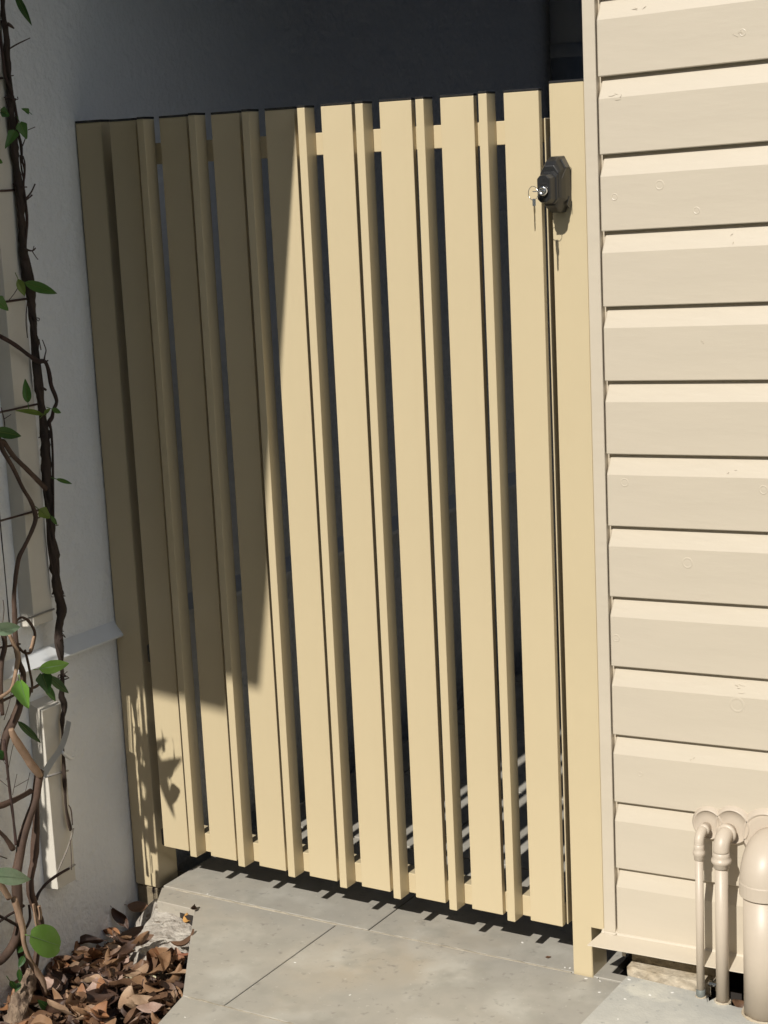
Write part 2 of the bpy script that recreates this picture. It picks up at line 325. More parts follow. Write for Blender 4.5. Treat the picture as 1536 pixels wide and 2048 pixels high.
 ('dark', [(-0.005, -0.5073, 0.0281, 0.00243), (-0.005, -0.4736, 0.0321, 0.00243), (-0.005, -0.4533, 0.0328, 0.00243), (-0.005, -0.4285, 0.0348, 0.00291)]),
 ('dark', [(-0.005, -0.5047, 0.0488, 0.00291), (-0.005, -0.4746, 0.0245, 0.00291), (-0.005, -0.4491, 0.0018, 0.0034)]),
 ('dark', [(-0.005, -0.4153, 0.0305, 0.00243), (-0.005, -0.4157, 0.0052, 0.00291), (-0.005, -0.4258, -0.0089, 0.00291), (-0.005, -0.4373, -0.0132, 0.00194)]),
 ('brown', [(-0.015, -0.4693, 0.2427, 0.00583), (-0.015, -0.4562, 0.242, 0.00583), (-0.015, -0.4297, 0.2407, 0.00583), (-0.015, -0.3958, 0.2409, 0.00486), (-0.015, -0.3721, 0.2428, 0.00486)]),
 ('brown', [(-0.015, -0.474, 0.2061, 0.00291), (-0.015, -0.451, 0.178, 0.00389), (-0.015, -0.4333, 0.1485, 0.00583)]),
 ('dark', [(-0.01, -0.4351, 0.3648, 0.00291), (-0.01, -0.4335, 0.3253, 0.00291), (-0.01, -0.4332, 0.286, 0.00243), (-0.01, -0.4316, 0.2461, 0.00291), (-0.01, -0.43, 0.2059, 0.00243), (-0.01, -0.4297, 0.176, 0.00291), (-0.01, -0.4296, 0.156, 0.00291)]),
 ('dark', [(-0.03, -0.3701, 0.0178, 0.00389), (-0.03, -0.3571, 0.0312, 0.00311), (-0.03, -0.3346, 0.0399, 0.00291), (-0.03, -0.3155, 0.0428, 0.00291), (-0.03, -0.2979, 0.0444, 0.00291), (-0.03, -0.2715, 0.0446, 0.00243)]),
 ('grey', [(-0.045, -0.2939, 0.0349, 0.00155), (-0.045, -0.277, 0.0536, 0.00155), (-0.045, -0.26, 0.0714, 0.00155), (-0.045, -0.2442, 0.0918, 0.00194), (-0.045, -0.2326, 0.1129, 0.00194)]),
 ('twig', [(-0.04, -0.2301, 1.6178, 0.00155), (-0.04, -0.2066, 1.6275, 0.00136), (-0.04, -0.1717, 1.6395, 0.00097)]),
 ('twig', [(-0.04, -0.2284, 1.6619, 0.00389), (-0.04, -0.2197, 1.6588, 0.00291), (-0.04, -0.2123, 1.6547, 0.00117)]),
 ('twig', [(-0.04, -0.2336, 1.5698, 0.00146), (-0.04, -0.2243, 1.5709, 0.00097)]),
 ('twig', [(-0.04, -0.1981, 1.4731, 0.00078), (-0.04, -0.1784, 1.4785, 0.00078)]),
 ('twig', [(-0.04, -0.2165, 1.4442, 0.00126), (-0.04, -0.2066, 1.4586, 0.00097)]),
 ('twig', [(-0.04, -0.2206, 1.3477, 0.00175), (-0.04, -0.2043, 1.359, 0.00155), (-0.04, -0.1915, 1.3742, 0.00136)]),
 ('twig', [(-0.04, -0.2195, 1.3458, 0.00175), (-0.04, -0.2081, 1.3509, 0.00136), (-0.04, -0.2022, 1.3543, 0.00175)]),
 ('twig', [(-0.04, -0.2334, 1.2572, 0.00194), (-0.04, -0.2231, 1.2529, 0.00194), (-0.04, -0.2123, 1.2522, 0.00155), (-0.04, -0.205, 1.2564, 0.00117)]),
 ('twig', [(-0.04, -0.2151, 1.2515, 0.00097), (-0.04, -0.2057, 1.2397, 0.00078), (-0.04, -0.2008, 1.2347, 0.00078)]),
 ('twig', [(-0.04, -0.2122, 1.2531, 0.00078), (-0.04, -0.2086, 1.2604, 0.00078)]),
 ('twig', [(-0.04, -0.2081, 1.0439, 0.00194), (-0.04, -0.2039, 1.0549, 0.00136), (-0.04, -0.2, 1.064, 0.00117), (-0.04, -0.2041, 1.0759, 0.00097), (-0.04, -0.2073, 1.0838, 0.00097)]),
 ('twig', [(-0.04, -0.2056, 1.0417, 0.00194), (-0.04, -0.1969, 1.0436, 0.00146)]),
 ('twig', [(-0.04, -0.2166, 1.0867, 0.00097), (-0.04, -0.2153, 1.0752, 0.00097), (-0.04, -0.2137, 1.0655, 0.00097)]),
 ('twig', [(-0.04, -0.2387, 1.162, 0.00097), (-0.04, -0.2473, 1.1255, 0.00097), (-0.04, -0.2475, 1.0918, 0.00097)]),
 ('twig', [(-0.04, -0.2877, 1.1662, 0.00068), (-0.04, -0.2732, 1.1761, 0.00068), (-0.04, -0.2611, 1.1871, 0.00058)]),
 ('twig', [(-0.04, -0.3336, 0.9723, 0.00097), (-0.04, -0.3285, 0.9501, 0.00117), (-0.04, -0.3285, 0.9296, 0.00097)]),
 ('twig', [(-0.04, -0.3285, 0.9501, 0.00078), (-0.04, -0.3092, 0.9558, 0.00068)]),
 ('twig', [(-0.04, -0.3245, 0.8781, 0.00117), (-0.04, -0.3151, 0.8785, 0.00097)]),
 ('twig', [(-0.04, -0.2184, 0.9946, 0.00194), (-0.04, -0.2094, 0.9887, 0.00243)]),
 ('twig', [(-0.04, -0.2673, 0.749, 0.00146), (-0.04, -0.2445, 0.7524, 0.00117)]),
 ('twig', [(-0.04, -0.2636, 0.7561, 0.00117), (-0.04, -0.2488, 0.763, 0.00097)]),
 ('twig', [(-0.04, -0.374, 0.6155, 0.00078), (-0.04, -0.3738, 0.5962, 0.00078), (-0.04, -0.3813, 0.5691, 0.00078)]),
 ('twig', [(-0.04, -0.2167, 0.7253, 0.00097), (-0.04, -0.2067, 0.7253, 0.00078)]),
 ('twig', [(-0.04, -0.4003, 0.3892, 0.00078), (-0.04, -0.3799, 0.4225, 0.00078), (-0.04, -0.371, 0.4494, 0.00078)]),
 ('twig', [(-0.04, -0.4084, 0.2732, 0.00058), (-0.04, -0.3868, 0.3258, 0.00058), (-0.04, -0.3765, 0.3424, 0.00058)]),
 ('twig', [(-0.04, -0.3964, 0.2393, 0.00058), (-0.04, -0.3795, 0.2756, 0.00058)]),
 ('twig', [(-0.04, -0.3907, 0.2523, 0.00058), (-0.04, -0.3489, 0.2553, 0.00058)]),
 ('twig', [(-0.04, -0.3631, 0.2309, 0.00058), (-0.04, -0.3446, 0.267, 0.00058)]),
 ('twig', [(-0.04, -0.3909, 0.2293, 0.00078), (-0.04, -0.3738, 0.2335, 0.00078)]),
 ('twig', [(-0.04, -0.419, 0.3262, 0.00049), (-0.04, -0.406, 0.3022, 0.00049)]),
 ('twig', [(-0.04, -0.4251, 0.2789, 0.00049), (-0.04, -0.4037, 0.2567, 0.00049)]),
 ('twig', [(-0.04, -0.3758, 0.5386, 0.00078), (-0.04, -0.365, 0.5601, 0.00078)]),
 ('twig', [(-0.04, -0.3452, 0.4816, 0.00078), (-0.04, -0.3692, 0.3996, 0.00078), (-0.04, -0.3937, 0.3774, 0.00078)]),
 ('twig', [(-0.04, -0.4437, 0.1341, 0.00117), (-0.04, -0.4263, 0.1225, 0.00117)]),
 ('twig', [(-0.04, -0.2401, 0.1227, 0.00117), (-0.04, -0.2407, 0.1544, 0.00146), (-0.04, -0.2465, 0.1669, 0.00097)]),
 ('twig', [(-0.04, -0.2541, 0.033, 0.00078), (-0.04, -0.2506, 0.0739, 0.00078), (-0.04, -0.2509, 0.0951, 0.00078)]),
 ('twig', [(-0.04, -0.4015, 0.0694, 0.00097), (-0.04, -0.413, 0.0332, 0.00097)]),
]
LEAVES = [
 ((-0.03, -0.2126, 1.7164), (-0.03, -0.1747, 1.6591), 0.0146, 'dark', 'lance', 0.5, 0.25),
 ((-0.03, -0.2022, 1.5051), (-0.03, -0.2214, 1.5113), 0.0107, 'mid', 'heart', 0, 0.25),
 ((-0.03, -0.2287, 1.4852), (-0.03, -0.2138, 1.4554), 0.0204, 'mid', 'heart', 0, 0.25),
 ((-0.02, -0.2545, 1.4704), (-0.02, -0.2845, 1.4395), 0.0185, 'mid', 'heart', 0, 0.25),
 ((-0.02, -0.2863, 1.5059), (-0.02, -0.2642, 1.4971), 0.0185, 'dark', 'heart', 0, 0.25),
 ((-0.02, -0.3077, 1.4195), (-0.02, -0.293, 1.4139), 0.0097, 'mid', 'lance', 0, 0.25),
 ((-0.03, -0.252, 1.1955), (-0.03, -0.1632, 1.1669), 0.0214, 'mid', 'lance', 0.3, 0.25),
 ((-0.025, -0.2751, 1.2037), (-0.025, -0.2606, 1.1703), 0.0165, 'yellow', 'lance', 0, 0.25),
 ((-0.025, -0.3366, 1.1731), (-0.025, -0.306, 1.1476), 0.0214, 'mid', 'heart', 0, 0.25),
 ((-0.03, -0.2721, 0.9726), (-0.03, -0.2743, 1.019), 0.0175, 'mid', 'lance', 0, 0.25),
 ((-0.03, -0.2328, 0.9462), (-0.03, -0.3068, 0.9642), 0.0136, 'yellow', 'lance', 0.4, 0.25),
 ((-0.03, -0.2314, 0.946), (-0.03, -0.2121, 0.9547), 0.0078, 'yellow', 'lance', 0, 0.25),
 ((-0.03, -0.2082, 0.9523), (-0.03, -0.1827, 0.941), 0.0107, 'mid', 'lance', 0, 0.25),
 ((-0.02, -0.3775, 0.9358), (-0.02, -0.305, 0.9154), 0.0233, 'dark', 'lance', 0, 0.25),
 ((-0.03, -0.2122, 0.8173), (-0.03, -0.167, 0.7994), 0.0087, 'mid', 'lance', 0, 0.25),
 ((-0.03, -0.2649, 0.7666), (-0.03, -0.2382, 0.7449), 0.0214, 'yellow', 'heart', 0, 0.25),
 ((-0.03, -0.2363, 0.7494), (-0.03, -0.2205, 0.7277), 0.0087, 'mid', 'lance', 0, 0.25),
 ((0.03, -0.477, 0.5888), (0.03, -0.4042, 0.5788), 0.0262, 'pale', 'lance', 0, 0.25),
 ((0.055, -0.3935, 0.4975), (0.055, -0.3096, 0.4852), 0.0272, 'bright', 'lance', 0.2, 0.1),
 ((0.045, -0.3763, 0.4821), (0.045, -0.3638, 0.4398), 0.0291, 'dark', 'heart', 0, 0.25),
 ((0.05, -0.3649, 0.4756), (0.05, -0.314, 0.426), 0.0175, 'dark', 'lance', 0, 0.25),
 ((0.04, -0.3668, 0.4595), (0.04, -0.3417, 0.4171), 0.0155, 'mid', 'lance', 0, 0.25),
 ((-0.02, -0.2864, 0.4478), (-0.02, -0.2952, 0.4223), 0.0087, 'mid', 'lance', 0, 0.25),
 ((0.045, -0.4362, 0.4854), (0.045, -0.421, 0.4266), 0.0311, 'bright', 'heart', 0.3, 0.9),
 ((-0.03, -0.3743, 0.3797), (-0.03, -0.3157, 0.3166), 0.0146, 'dark', 'lance', 0, 0.25),
 ((0.05, -0.5537, 0.1548), (0.05, -0.4558, 0.1089), 0.035, 'pale', 'lance', -0.5, 0.1),
 ((0.05, -0.4732, 0.0027), (0.05, -0.3955, -0.0515), 0.0602, 'bright', 'round', -0.5, 0.08),
 ((0.02, -0.4658, -0.0467), (0.02, -0.4829, -0.0634), 0.0136, 'dark', 'lance', 0, 0.25),
 ((0.02, -0.4818, -0.0659), (0.02, -0.4827, -0.0938), 0.0107, 'dark', 'lance', 0, 0.25),
 ((0.0, -0.4487, -0.0389), (0.0, -0.4606, -0.047), 0.0136, 'dark', 'lance', 0, 0.25),
 ((0.02, -0.4825, -0.0928), (0.02, -0.4977, -0.1062), 0.0117, 'dark', 'lance', 0, 0.25),
 ((0.02, -0.5076, -0.0786), (0.02, -0.492, -0.1037), 0.0117, 'dark', 'lance', 0, 0.25),
 ((0.06, -0.4517, -0.1539), (0.06, -0.4818, -0.1197), 0.0175, 'dark', 'lance', 0, 0.25),
 ((-0.02, -0.4453, 0.3472), (-0.02, -0.4338, 0.324), 0.0194, 'dark', 'lance', 0, 0.25),
]
RODS = [((-0.062, -0.2631, 1.5644), (-0.062, -0.2302, 1.5678)), ((-0.062, -0.2953, 1.3646), (-0.062, -0.2163, 1.3648)), ((-0.062, -0.3151, 1.1613), (-0.062, -0.212, 1.1626)), ((-0.062, -0.3476, 0.9597), (-0.062, -0.211, 0.9614)), ((-0.062, -0.3736, 0.758), (-0.062, -0.2237, 0.7588)), ((-0.062, -0.3258, 0.5559), (-0.062, -0.2158, 0.5577)), ((-0.062, -0.2879, 0.2338), (-0.062, -0.2158, 0.2254)), ((-0.062, -0.2866, 0.0237), (-0.062, -0.2192, 0.0274)), ((-0.062, -0.4038, 0.5243), (-0.062, -0.3175, 0.5133))]
STRAP = [(-0.04, -0.3132, 0.2485), (-0.04, -0.2878, 0.2687), (-0.04, -0.2598, 0.2853), (-0.04, -0.2392, 0.3097), (-0.04, -0.2273, 0.3349)]
CLIP = [(-0.035, -0.2572, 0.2811), (-0.035, -0.2441, 0.2686), (-0.035, -0.232, 0.2595), (-0.035, -0.2245, 0.2602)]

# ============================================================ SETTING
def ground_z(x, y):
    """height of the bed beside the paving"""
    t = min(1, max(0, (x + 0.08) / 0.30))
    return -0.195 + 0.065 * t * t * (3 - 2 * t) + 0.008 * noise.noise(Vector((x * 9, y * 9, 0)))

bm = bmesh.new()
box(bm, -150, 150, -150, 150, -0.60, -0.26)
tag(put('ground', bm, M['lawn']), kind='structure')

bm = bmesh.new()                                            # bed of soil
nx, ny = 40, 60
vs = [[bm.verts.new((-0.098 + 0.62 * i / nx, -1.6 + 1.75 * j / ny, 0)) for i in range(nx + 1)] for j in range(ny + 1)]
for row in vs:
    for v in row:
        v.co.z = ground_z(v.co.x, v.co.y) - 0.012 + 0.004 * noise.noise(v.co * 40)
        if v.co.x > 0.12: v.co.z -= (v.co.x - 0.12) * 0.3
for j in range(ny):
    for i in range(nx):
        bm.faces.new((vs[j][i], vs[j][i + 1], vs[j + 1][i + 1], vs[j + 1][i]))
bed = tag(put('garden_bed', bm, M['soil'], smooth=True), kind='structure')

# paving: pavers laid one by one, joints recessed
G = -0.092
bm = bmesh.new(); box(bm, 0.0, 4.6, -4.6, 4.4, -0.255, G - 0.030)
# keep the sub-base inside the paved outline
bm.free(); bm = bmesh.new()
prism(bm, [(0.0, -0.02), (0.06, -0.065), (0.135, -0.10), (0.345, -0.41), (0.38, -0.50), (0.47, -1.58), (1.045, -1.58), (1.045, -0.03), (1.0, -0.03), (0.99, 4.4), (0.0, 4.4)], 2, -0.255, G - 0.016)
paving = tag(put('paving', bm, M['dark']), kind='structure')
J = 0.0022
def paver(poly, dz=0.0):
    bm = bmesh.new()
    prism(bm, poly, 2, G - 0.04, G + dz)
    top = [e for e in bm.edges if all(v.co.z > G - 0.02 for v in e.verts)]
    bmesh.ops.bevel(bm, geom=top, offset=0.0012, segments=1, affect='EDGES')
    return put('paver', bm, M['paver'], paving)
def rect(x0, x1, y0, y1): return [(x0 + J, y0 + J), (x1 - J, y0 + J), (x1 - J, y1 - J), (x0 + J, y1 - J)]
paver([(-0.020, 0.388), (-0.014, -0.008), (0.4965 - J, -0.010 + J), (0.4965 - J, 0.388)])
paver([(0.4965 + J * .3, -0.010 + J), (1.045, -0.010 + J + .012), (1.045, 0.03), (0.997, 0.03), (0.997, 0.388), (0.4965 + J * .3, 0.388)])
paver([(-0.013, -0.0135), (0.021, -0.0735), (0.118, -0.0745), (0.126, -0.086), (0.331, -0.388), (0.424 - J, -0.389), (0.424 - J, -0.0125)], -0.0015)
paver([(0.424 + J, -0.389), (1.043, -0.389), (1.043, -0.001), (0.424 + J, -0.0125)], 0.0)
paver([(0.334, -0.393), (0.359, -0.497), (0.42, -0.79), (0.70, -0.79), (0.70, -0.3925)], 0.0005)
paver(rect(0.70, 1.045, -0.79, -0.391), -0.0005)
for j in range(6):
    y1 = 0.392 + 0.4 * j
    off = 0.0 if j % 2 else 0.3
    xs = [-0.02] + [x for x in (0.1 + off, 0.7 + off) if x < 0.9] + [0.995]
    for a, b in zip(xs, xs[1:]): paver(rect(a, b, y1, y1 + 0.4))
paver(rect(0.44, 0.92, -1.19, -0.79)); paver(rect(0.92, 1.045, -1.19, -0.79)); paver(rect(0.47, 1.045, -1.59, -1.19))

for k, (a, c) in enumerate((((0.02, -0.0105), (0.4245, -0.0105)), ((0.4245, -0.0105), (0.93, 0.0)), ((0.345, -0.3905), (0.70, -0.3908)))):
    bm = bmesh.new()
    nn = 60
    pts = [(a[0] + (c[0] - a[0]) * i / nn, a[1] + (c[1] - a[1]) * i / nn + .0006 * noise.noise(Vector((i * .7, k, 0))), G - .0022 + .0008 * noise.noise(Vector((i * .4, k, 3))), .0026) for i in range(nn + 1)]
    tube(bm, pts, 6, .5, k, k=1); put('sand_joint', bm, M['grout'], paving)

bm = bmesh.new()                                            # poured slab against the house
n = 60
poly = [(1.0475, -0.98), (7.5, -0.98), (7.5, -0.024), (1.30, -0.024), (1.296, -0.045), (1.27, -0.052), (1.255, -0.05), (1.247, -0.028), (1.222, -0.03), (1.215, -0.05), (1.205, -0.03), (1.0515, -0.024)]
prism(bm, poly, 2, -0.255, -0.0600)
es = [e for e in bm.edges if all(v.co.z > -0.1 for v in e.verts)]
bmesh.ops.bevel(bm, geom=es, offset=0.004, segments=2, affect='EDGES')
tag(put('concrete_slab', bm, M['slab']), kind='structure')

# rough mortar haunch at the corner of the paving
HP_ = [(-0.05, -0.005), (0.06, 0.0), (0.155, -0.09), (0.195, -0.155), (0.185, -0.205), (0.135, -0.243), (0.075, -0.232), (0.028, -0.175), (0.004, -0.09), (-0.045, -0.035)]
def inside(x, y, poly):
    """signed distance to a polygon, positive inside"""
    p = Vector((x, y)); d = 9.0; c = False
    for i in range(len(poly)):
        a, q = Vector(poly[i]), Vector(poly[i - 1])
        e = q - a; t = max(0, min(1, (p - a).dot(e) / e.dot(e)))
        d = min(d, (p - a - e * t).length)
        if (a.y > y) != (q.y > y) and x < (q.x - a.x) * (y - a.y) / (q.y - a.y) + a.x: c = not c
    return d if c else -d
bm = bmesh.new()
nx, ny = 90, 95
grid = []
for j in range(ny + 1):
    row = []
    for i in range(nx + 1):
        x = -0.07 + 0.28 * i / nx; y = -0.27 + 0.29 * j / ny
        d = inside(x, y, HP_) + 0.014 * noise.noise(Vector((x * 35, y * 35, 2)))
        h = -0.116 - 0.018 * max(0, min(1, (-0.06 - y) / 0.16)) + 0.005 * noise.noise(Vector((x * 22, y * 22, 0)))
        g1 = noise.noise(Vector((x * 75, y * 75, 5))); g2 = noise.noise(Vector((x * 170, y * 170, 9)))
        rough = max(0, min(1, (-0.05 - y) / 0.05))
        h += (0.004 * g1 + 0.0035 * abs(g2)) * (0.35 + 0.65 * rough)
        if d < 0.02: h -= (0.02 - d) * 1.6
        row.append(bm.verts.new((x, y, max(h, -0.23))))
    grid.append(row)
for j in range(ny):
    for i in range(nx):
        bm.faces.new((grid[j][i], grid[j][i + 1], grid[j + 1][i + 1], grid[j + 1][i]))
tag(put('mortar_haunch', bm, M['haunch'], smooth=True), kind='structure')

# ============================================================ NEIGHBOUR'S HOUSE ON THE LEFT
nb = thing('neighbour_house', (-0.6, 1.0, -0.2), 'pale rendered house wall with a sloping metal ledge, running back behind the gate', 'house')
bm = bmesh.new()
nz, nyy = 100, 130
box(bm, -3.2, -0.104, -6.5, 9.0, -0.5, 2.045)
put('wall_core', bm, M['render'], nb)
bm = bmesh.new()                                            # rendered skin, gently uneven
g = []
for j in range(nz + 1):
    z = -0.25 + 2.35 * j / nz
    row = []
    for i in range(nyy + 1):
        y = -0.75 + 4.2 * (i / nyy) ** 1.6
        row.append(bm.verts.new((-0.1 + 0.0012 * noise.noise(Vector((y * 5, z * 5, 0))) + 0.0007 * noise.noise(Vector((y * 22, z * 22, 3))), y, z)))
    g.append(row)
for j in range(nz):
    for i in range(nyy):
        bm.faces.new((g[j][i], g[j][i + 1], g[j + 1][i + 1], g[j + 1][i]))
put('wall_render', bm, M['render'], nb, smooth=True)
bm = bmesh.new()                                            # drip ledge, in front of and behind the gate
prism(bm, [(-0.1, 0.4765), (-0.0765, 0.4495), (-0.0775, 0.4455), (-0.1, 0.466)], 1, -2.5, 0.0045)
for v in bm.verts: v.co = Vector((v.co.x, v.co.y, v.co.z))
for f in bm.faces: pass
led = bm
# axis-1 prism takes (x, z) pairs
put('drip_ledge', led, M['ledge'], nb)
bm = bmesh.new(); prism(bm, [(-0.1, 0.4765), (-0.0765, 0.4465), (-0.0775, 0.4365), (-0.1, 0.452)], 1, 0.075, 4.0)
put('drip_ledge', bm, M['ledge'], nb)
def cover(z0, z1, slope_top=0.0, y0=-0.272, y1=-0.218):
    bm = bmesh.new()
    box(bm, -0.1002, -0.064, y0, y1, z0, z1, 0.0012)
    for v in bm.verts:
        if v.co.z > z1 - 0.01 and v.co.x > -0.09: v.co.z -= slope_top
        if v.co.z < z0 + 0.01 and v.co.x > -0.09: v.co.z += 0.004
    return put('cover_strip', bm, M['cover'], nb)
cover(0.532, 2.04); cover(-0.010, 0.378, 0.012)
bm = bmesh.new(); box(bm, -0.1002, -0.0985, -0.3035, -0.3015, 0.54, 2.04); put('panel_joint', bm, M['dark'], nb)
# eave of the neighbour's roof, above the wall and the passage; its front end is notched by the gutter
def on_eave(X, Z, z0=2.05):
    t = (z0 - Z) / 0.81
    return (X + 0.03 * t, -t)
edge = [on_eave(*e) for e in ((0.4430, 1.50), (0.376, 1.048), (0.306, 0.56), (0.2735, 0.364), (0.2020, 0.372), (0.1890, 0.306), (0.0577, 0.318), (-0.0463, 0.328))]
bm = bmesh.new()
prism(bm, [(-3.2, 9.0), (edge[0][0], 9.0)] + edge + [(-3.2, edge[-1][1])], 2, 2.05, 2.09)
bmesh.ops.triangulate(bm, faces=[f for f in bm.faces if len(f.verts) > 4])
put('eave', bm, M['roof'], nb)
bm = bmesh.new(); prism(bm, [(-3.2, 3.6), (-3.2, 4.4), (0.22, 2.093), (0.16, 2.093)], 1, -2.0, 9.0); put('roof', bm, M['roof'], nb)

# ============================================================ WEATHERBOARD HOUSE ON THE RIGHT
hs = thing('weatherboard_house', (1.3, 0.3, -0.06), 'cream painted weatherboard house wall to the right of the gate', 'house')
PIT = 0.1247; TILT = 0.028; XR = 7.4
XL = 1.0215
def tilt(bm, x0=XL):
    for v in bm.verts: v.co.z += TILT * (v.co.x - x0)
    return bm
# one profile: flat face, then chamfer falling back under the board above
boards = []
def board_bm():
    bm = bmesh.new()
    n = 40
    prof = [(0.020, 0.0), (-0.001, 0.0006), (-0.002, 0.002), (-0.002, 0.0895), (-0.0015, 0.0910), (0.0095, 0.1235), (0.0098, 0.1300), (0.020, 0.1300)]
    cols = []
    xs = [XL + 0.0025] + [XL + 0.0045] + [XL + 0.006 + (1.9 - XL) * i / n for i in range(1, n + 1)] + [XR]
    for ci, x in enumerate(xs):
        col = []
        for pi, (y, z) in enumerate(prof):
            yy = y + (0.0015 if ci == 0 and 0 < pi < 6 else 0)
            xx = x
            if pi == 5 and ci < 2: xx += 0.0035                # chamfer's mitred return
            col.append(bm.verts.new((xx, yy, z)))
        cols.append(col)
    m = len(prof)
    for a, b in zip(cols, cols[1:]):
        for i in range(m):
            bm.faces.new((a[i], b[i], b[(i + 1) % m], a[(i + 1) % m]))
    bm.faces.new(cols[0]); bm.faces.new(cols[-1][::-1])
    bmesh.ops.recalc_face_normals(bm, faces=bm.faces)
    return tilt(bm)
first = put('weatherboard', board_bm(), M['board'], hs)
boards.append(first)
first.location = (0, 0, 0.0035)
for k in range(1, 27):
    b = first.copy(); COL.objects.link(b); b.parent = hs; b.matrix_parent_inverse = first.matrix_parent_inverse
    b.location = (0, 0, 0.0035 + PIT * k)
    boards.append(b)
# nail heads and a filled patch, under the board they sit on
def nail(x, z, y, r, bev=0.0):
    k = max(0, min(26, int((z - 0.0035 - TILT * (x - XL)) / PIT)))
    b = boards[k]
    bm = bmesh.new()
    lathe(bm, [(r, 0.0005), (r * .97, -0.0001), (r * .80, -0.0004), (r * .62, 0.0000), (r * .3, -0.0001)], (x, y, z - b.location.z), 'y', 18)
    o = put('nail_head', bm, M['board'], None, smooth=False)
    o.parent = b
for x, z, r in ((1.0493, 1.3068, .0062), (1.1286, 1.3232, .0085), (1.1912, 1.2806, .0062), (1.1677, 0.6981, .0100), (1.0346, 0.5544, .0072), (1.0566, 0.8296, .0078),
                (1.2523, 0.4600, .014), (1.2701, 1.5507, .006), (1.30, .83, .008), (1.075, .312, .0045), (1.24, 0.19, .004)):
    nail(x, z, -0.0022, r)
# ragged paint flakes on a few boards
rf_ = random.Random(5)
for x, z, n_ in ((1.2668, 1.5510, 7), (1.0918, 1.6030, 8), (1.0590, 1.4690, 9), (1.2550, 0.4880, 9), (1.2452, 0.8560, 4), (1.1650, 0.3550, 4), (1.19, 1.07, 3), (1.24, 1.235, 3)):
    k = max(0, min(26, int((z - 0.0035 - TILT * (x - XL)) / PIT))); bd = boards[k]
    zl = z - bd.location.z - TILT * (x - XL)
    yb = -0.002 if zl < 0.0905 else -0.002 + (zl - 0.0905) * 0.34
    bm = bmesh.new()
    for q in range((n_ + 1) // 2):
        px_, pz_ = x + rf_.gauss(0, .007), z - bd.location.z + rf_.gauss(0, .0035)
        a = rf_.uniform(0, 3.1); l = rf_.uniform(.002, .006)
        zz = pz_ - TILT * (x - XL); yy = (-0.002 if zz < 0.0905 else -0.002 + (zz - 0.0905) * 0.34) - .0003
        tube(bm, [(px_ - math.cos(a) * l, yy, pz_ - math.sin(a) * l * .7, .0003), (px_, yy - .0004, pz_ + rf_.uniform(-.001, .001), .00045), (px_ + math.cos(a) * l, yy, pz_ + math.sin(a) * l * .7, .0002)], 5, .3, q, k=2)
    o = put('paint_flake', bm, M['board'], None, smooth=True); o.parent = bd
# corner trim and the wall round the corner
bm = bmesh.new(); box(bm, 0.9990, XL, -0.0035, 0.03, 0.0035, 3.4, 0.0018)
put('corner_trim', bm, M['board'], hs)
bm = bmesh.new(); box(bm, XL - .002, XL + 0.012, 0.0120, 0.030, 0.0035, 3.4); put('backing_strip', bm, M['board'], hs)
bm = bmesh.new(); box(bm, 0.9995, 7.4, 0.031, 8.0, 0.004, 3.4)
put('side_wall', bm, M['slate'], hs)
bm = bmesh.new(); box(bm, 0.985, 7.6, -0.05, 8.2, 3.45, 3.52)
put('roof', bm, M['roof'], hs)
bm = bmesh.new()                                            # unseen splayed wall, added to bounce sun onto the left wall
prism(bm, [(2.35, -0.004), (5.05, -2.7), (7.4, -2.7), (7.4, -0.004)], 2, -0.058, 5.0); put('bounce_wall', bm, M['bouncewall'], hs)
# sloping base flashing
bm = bmesh.new()
prof = [(0.012, 0.0150), (-0.0035, 0.0035), (-0.0052, 0.0010), (-0.043, -0.0085), (-0.0435, -0.0100), (-0.002, -0.0008), (0.012, 0.0100)]
cols = []
n = 50
for i in range(n + 1):
    x = 0.9945 + (XR - 0.9945) * (i / n) ** 1.5
    col = []
    for pi, (y, z) in enumerate(prof):
        xx = x - (0.0105 if (i == 0 and pi in (3, 4)) else 0)
        col.append(bm.verts.new((xx, y + (0.0006 * noise.noise(Vector((x * 30, pi, 0))) if pi in (3, 4) else 0), z + TILT * (x - 1.0))))
    cols.append(col)
for a, b in zip(cols, cols[1:]):
    for i in range(len(prof)): bm.faces.new((a[i], b[i], b[(i + 1) % len(prof)], a[(i + 1) % len(prof)]))
bm.faces.new(cols[0]); bm.faces.new(cols[-1][::-1])
bmesh.ops.recalc_face_normals(bm, faces=bm.faces)
put('base_flashing', bm, M['board'], hs)
bm = bmesh.new()                                            # folded bottom end of the corner trim
tube(bm, [(1.000, -0.006, 0.0005, .0016), (1.010, -0.0065, 0.0005, .0016), (1.018, -0.0065, 0.001, .0016), (1.024, -0.0055, 0.0045, .0014)], 6, k=3)
put('trim_foot', bm, M['board'], hs, smooth=True)
def rubble(x0, x1, y, z0, z1, amp, m, name, par):
    bm = bmesh.new(); nx, nz = 70, 10
    g = []
    for j in range(nz + 2):
        row = []
        for i in range(nx + 1):
            x = x0 + (x1 - x0) * i / nx
            if j <= nz: z = z0 + (z1 - z0) * j / nz; yy = y + amp * noise.noise(Vector((x * 60, z * 60, 1)))
            else: z = z1 + 0.002; yy = y + 0.05
            if j == nz: z += 0.3 * amp * noise.noise(Vector((x * 90, 0, 4)))
            row.append(bm.verts.new((x, yy, z)))
        g.append(row)
    for j in range(nz + 1):
        for i in range(nx): bm.faces.new((g[j][i], g[j][i + 1], g[j + 1][i + 1], g[j + 1][i]))
    return put(name, bm, m, par)
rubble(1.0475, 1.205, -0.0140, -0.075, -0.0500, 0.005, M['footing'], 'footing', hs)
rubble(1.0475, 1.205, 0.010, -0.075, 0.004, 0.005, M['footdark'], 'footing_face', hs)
rubble(1.30, 3.3, 0.004, -0.075, 0.02, 0.006, M['footdark'], 'footing_face', hs)
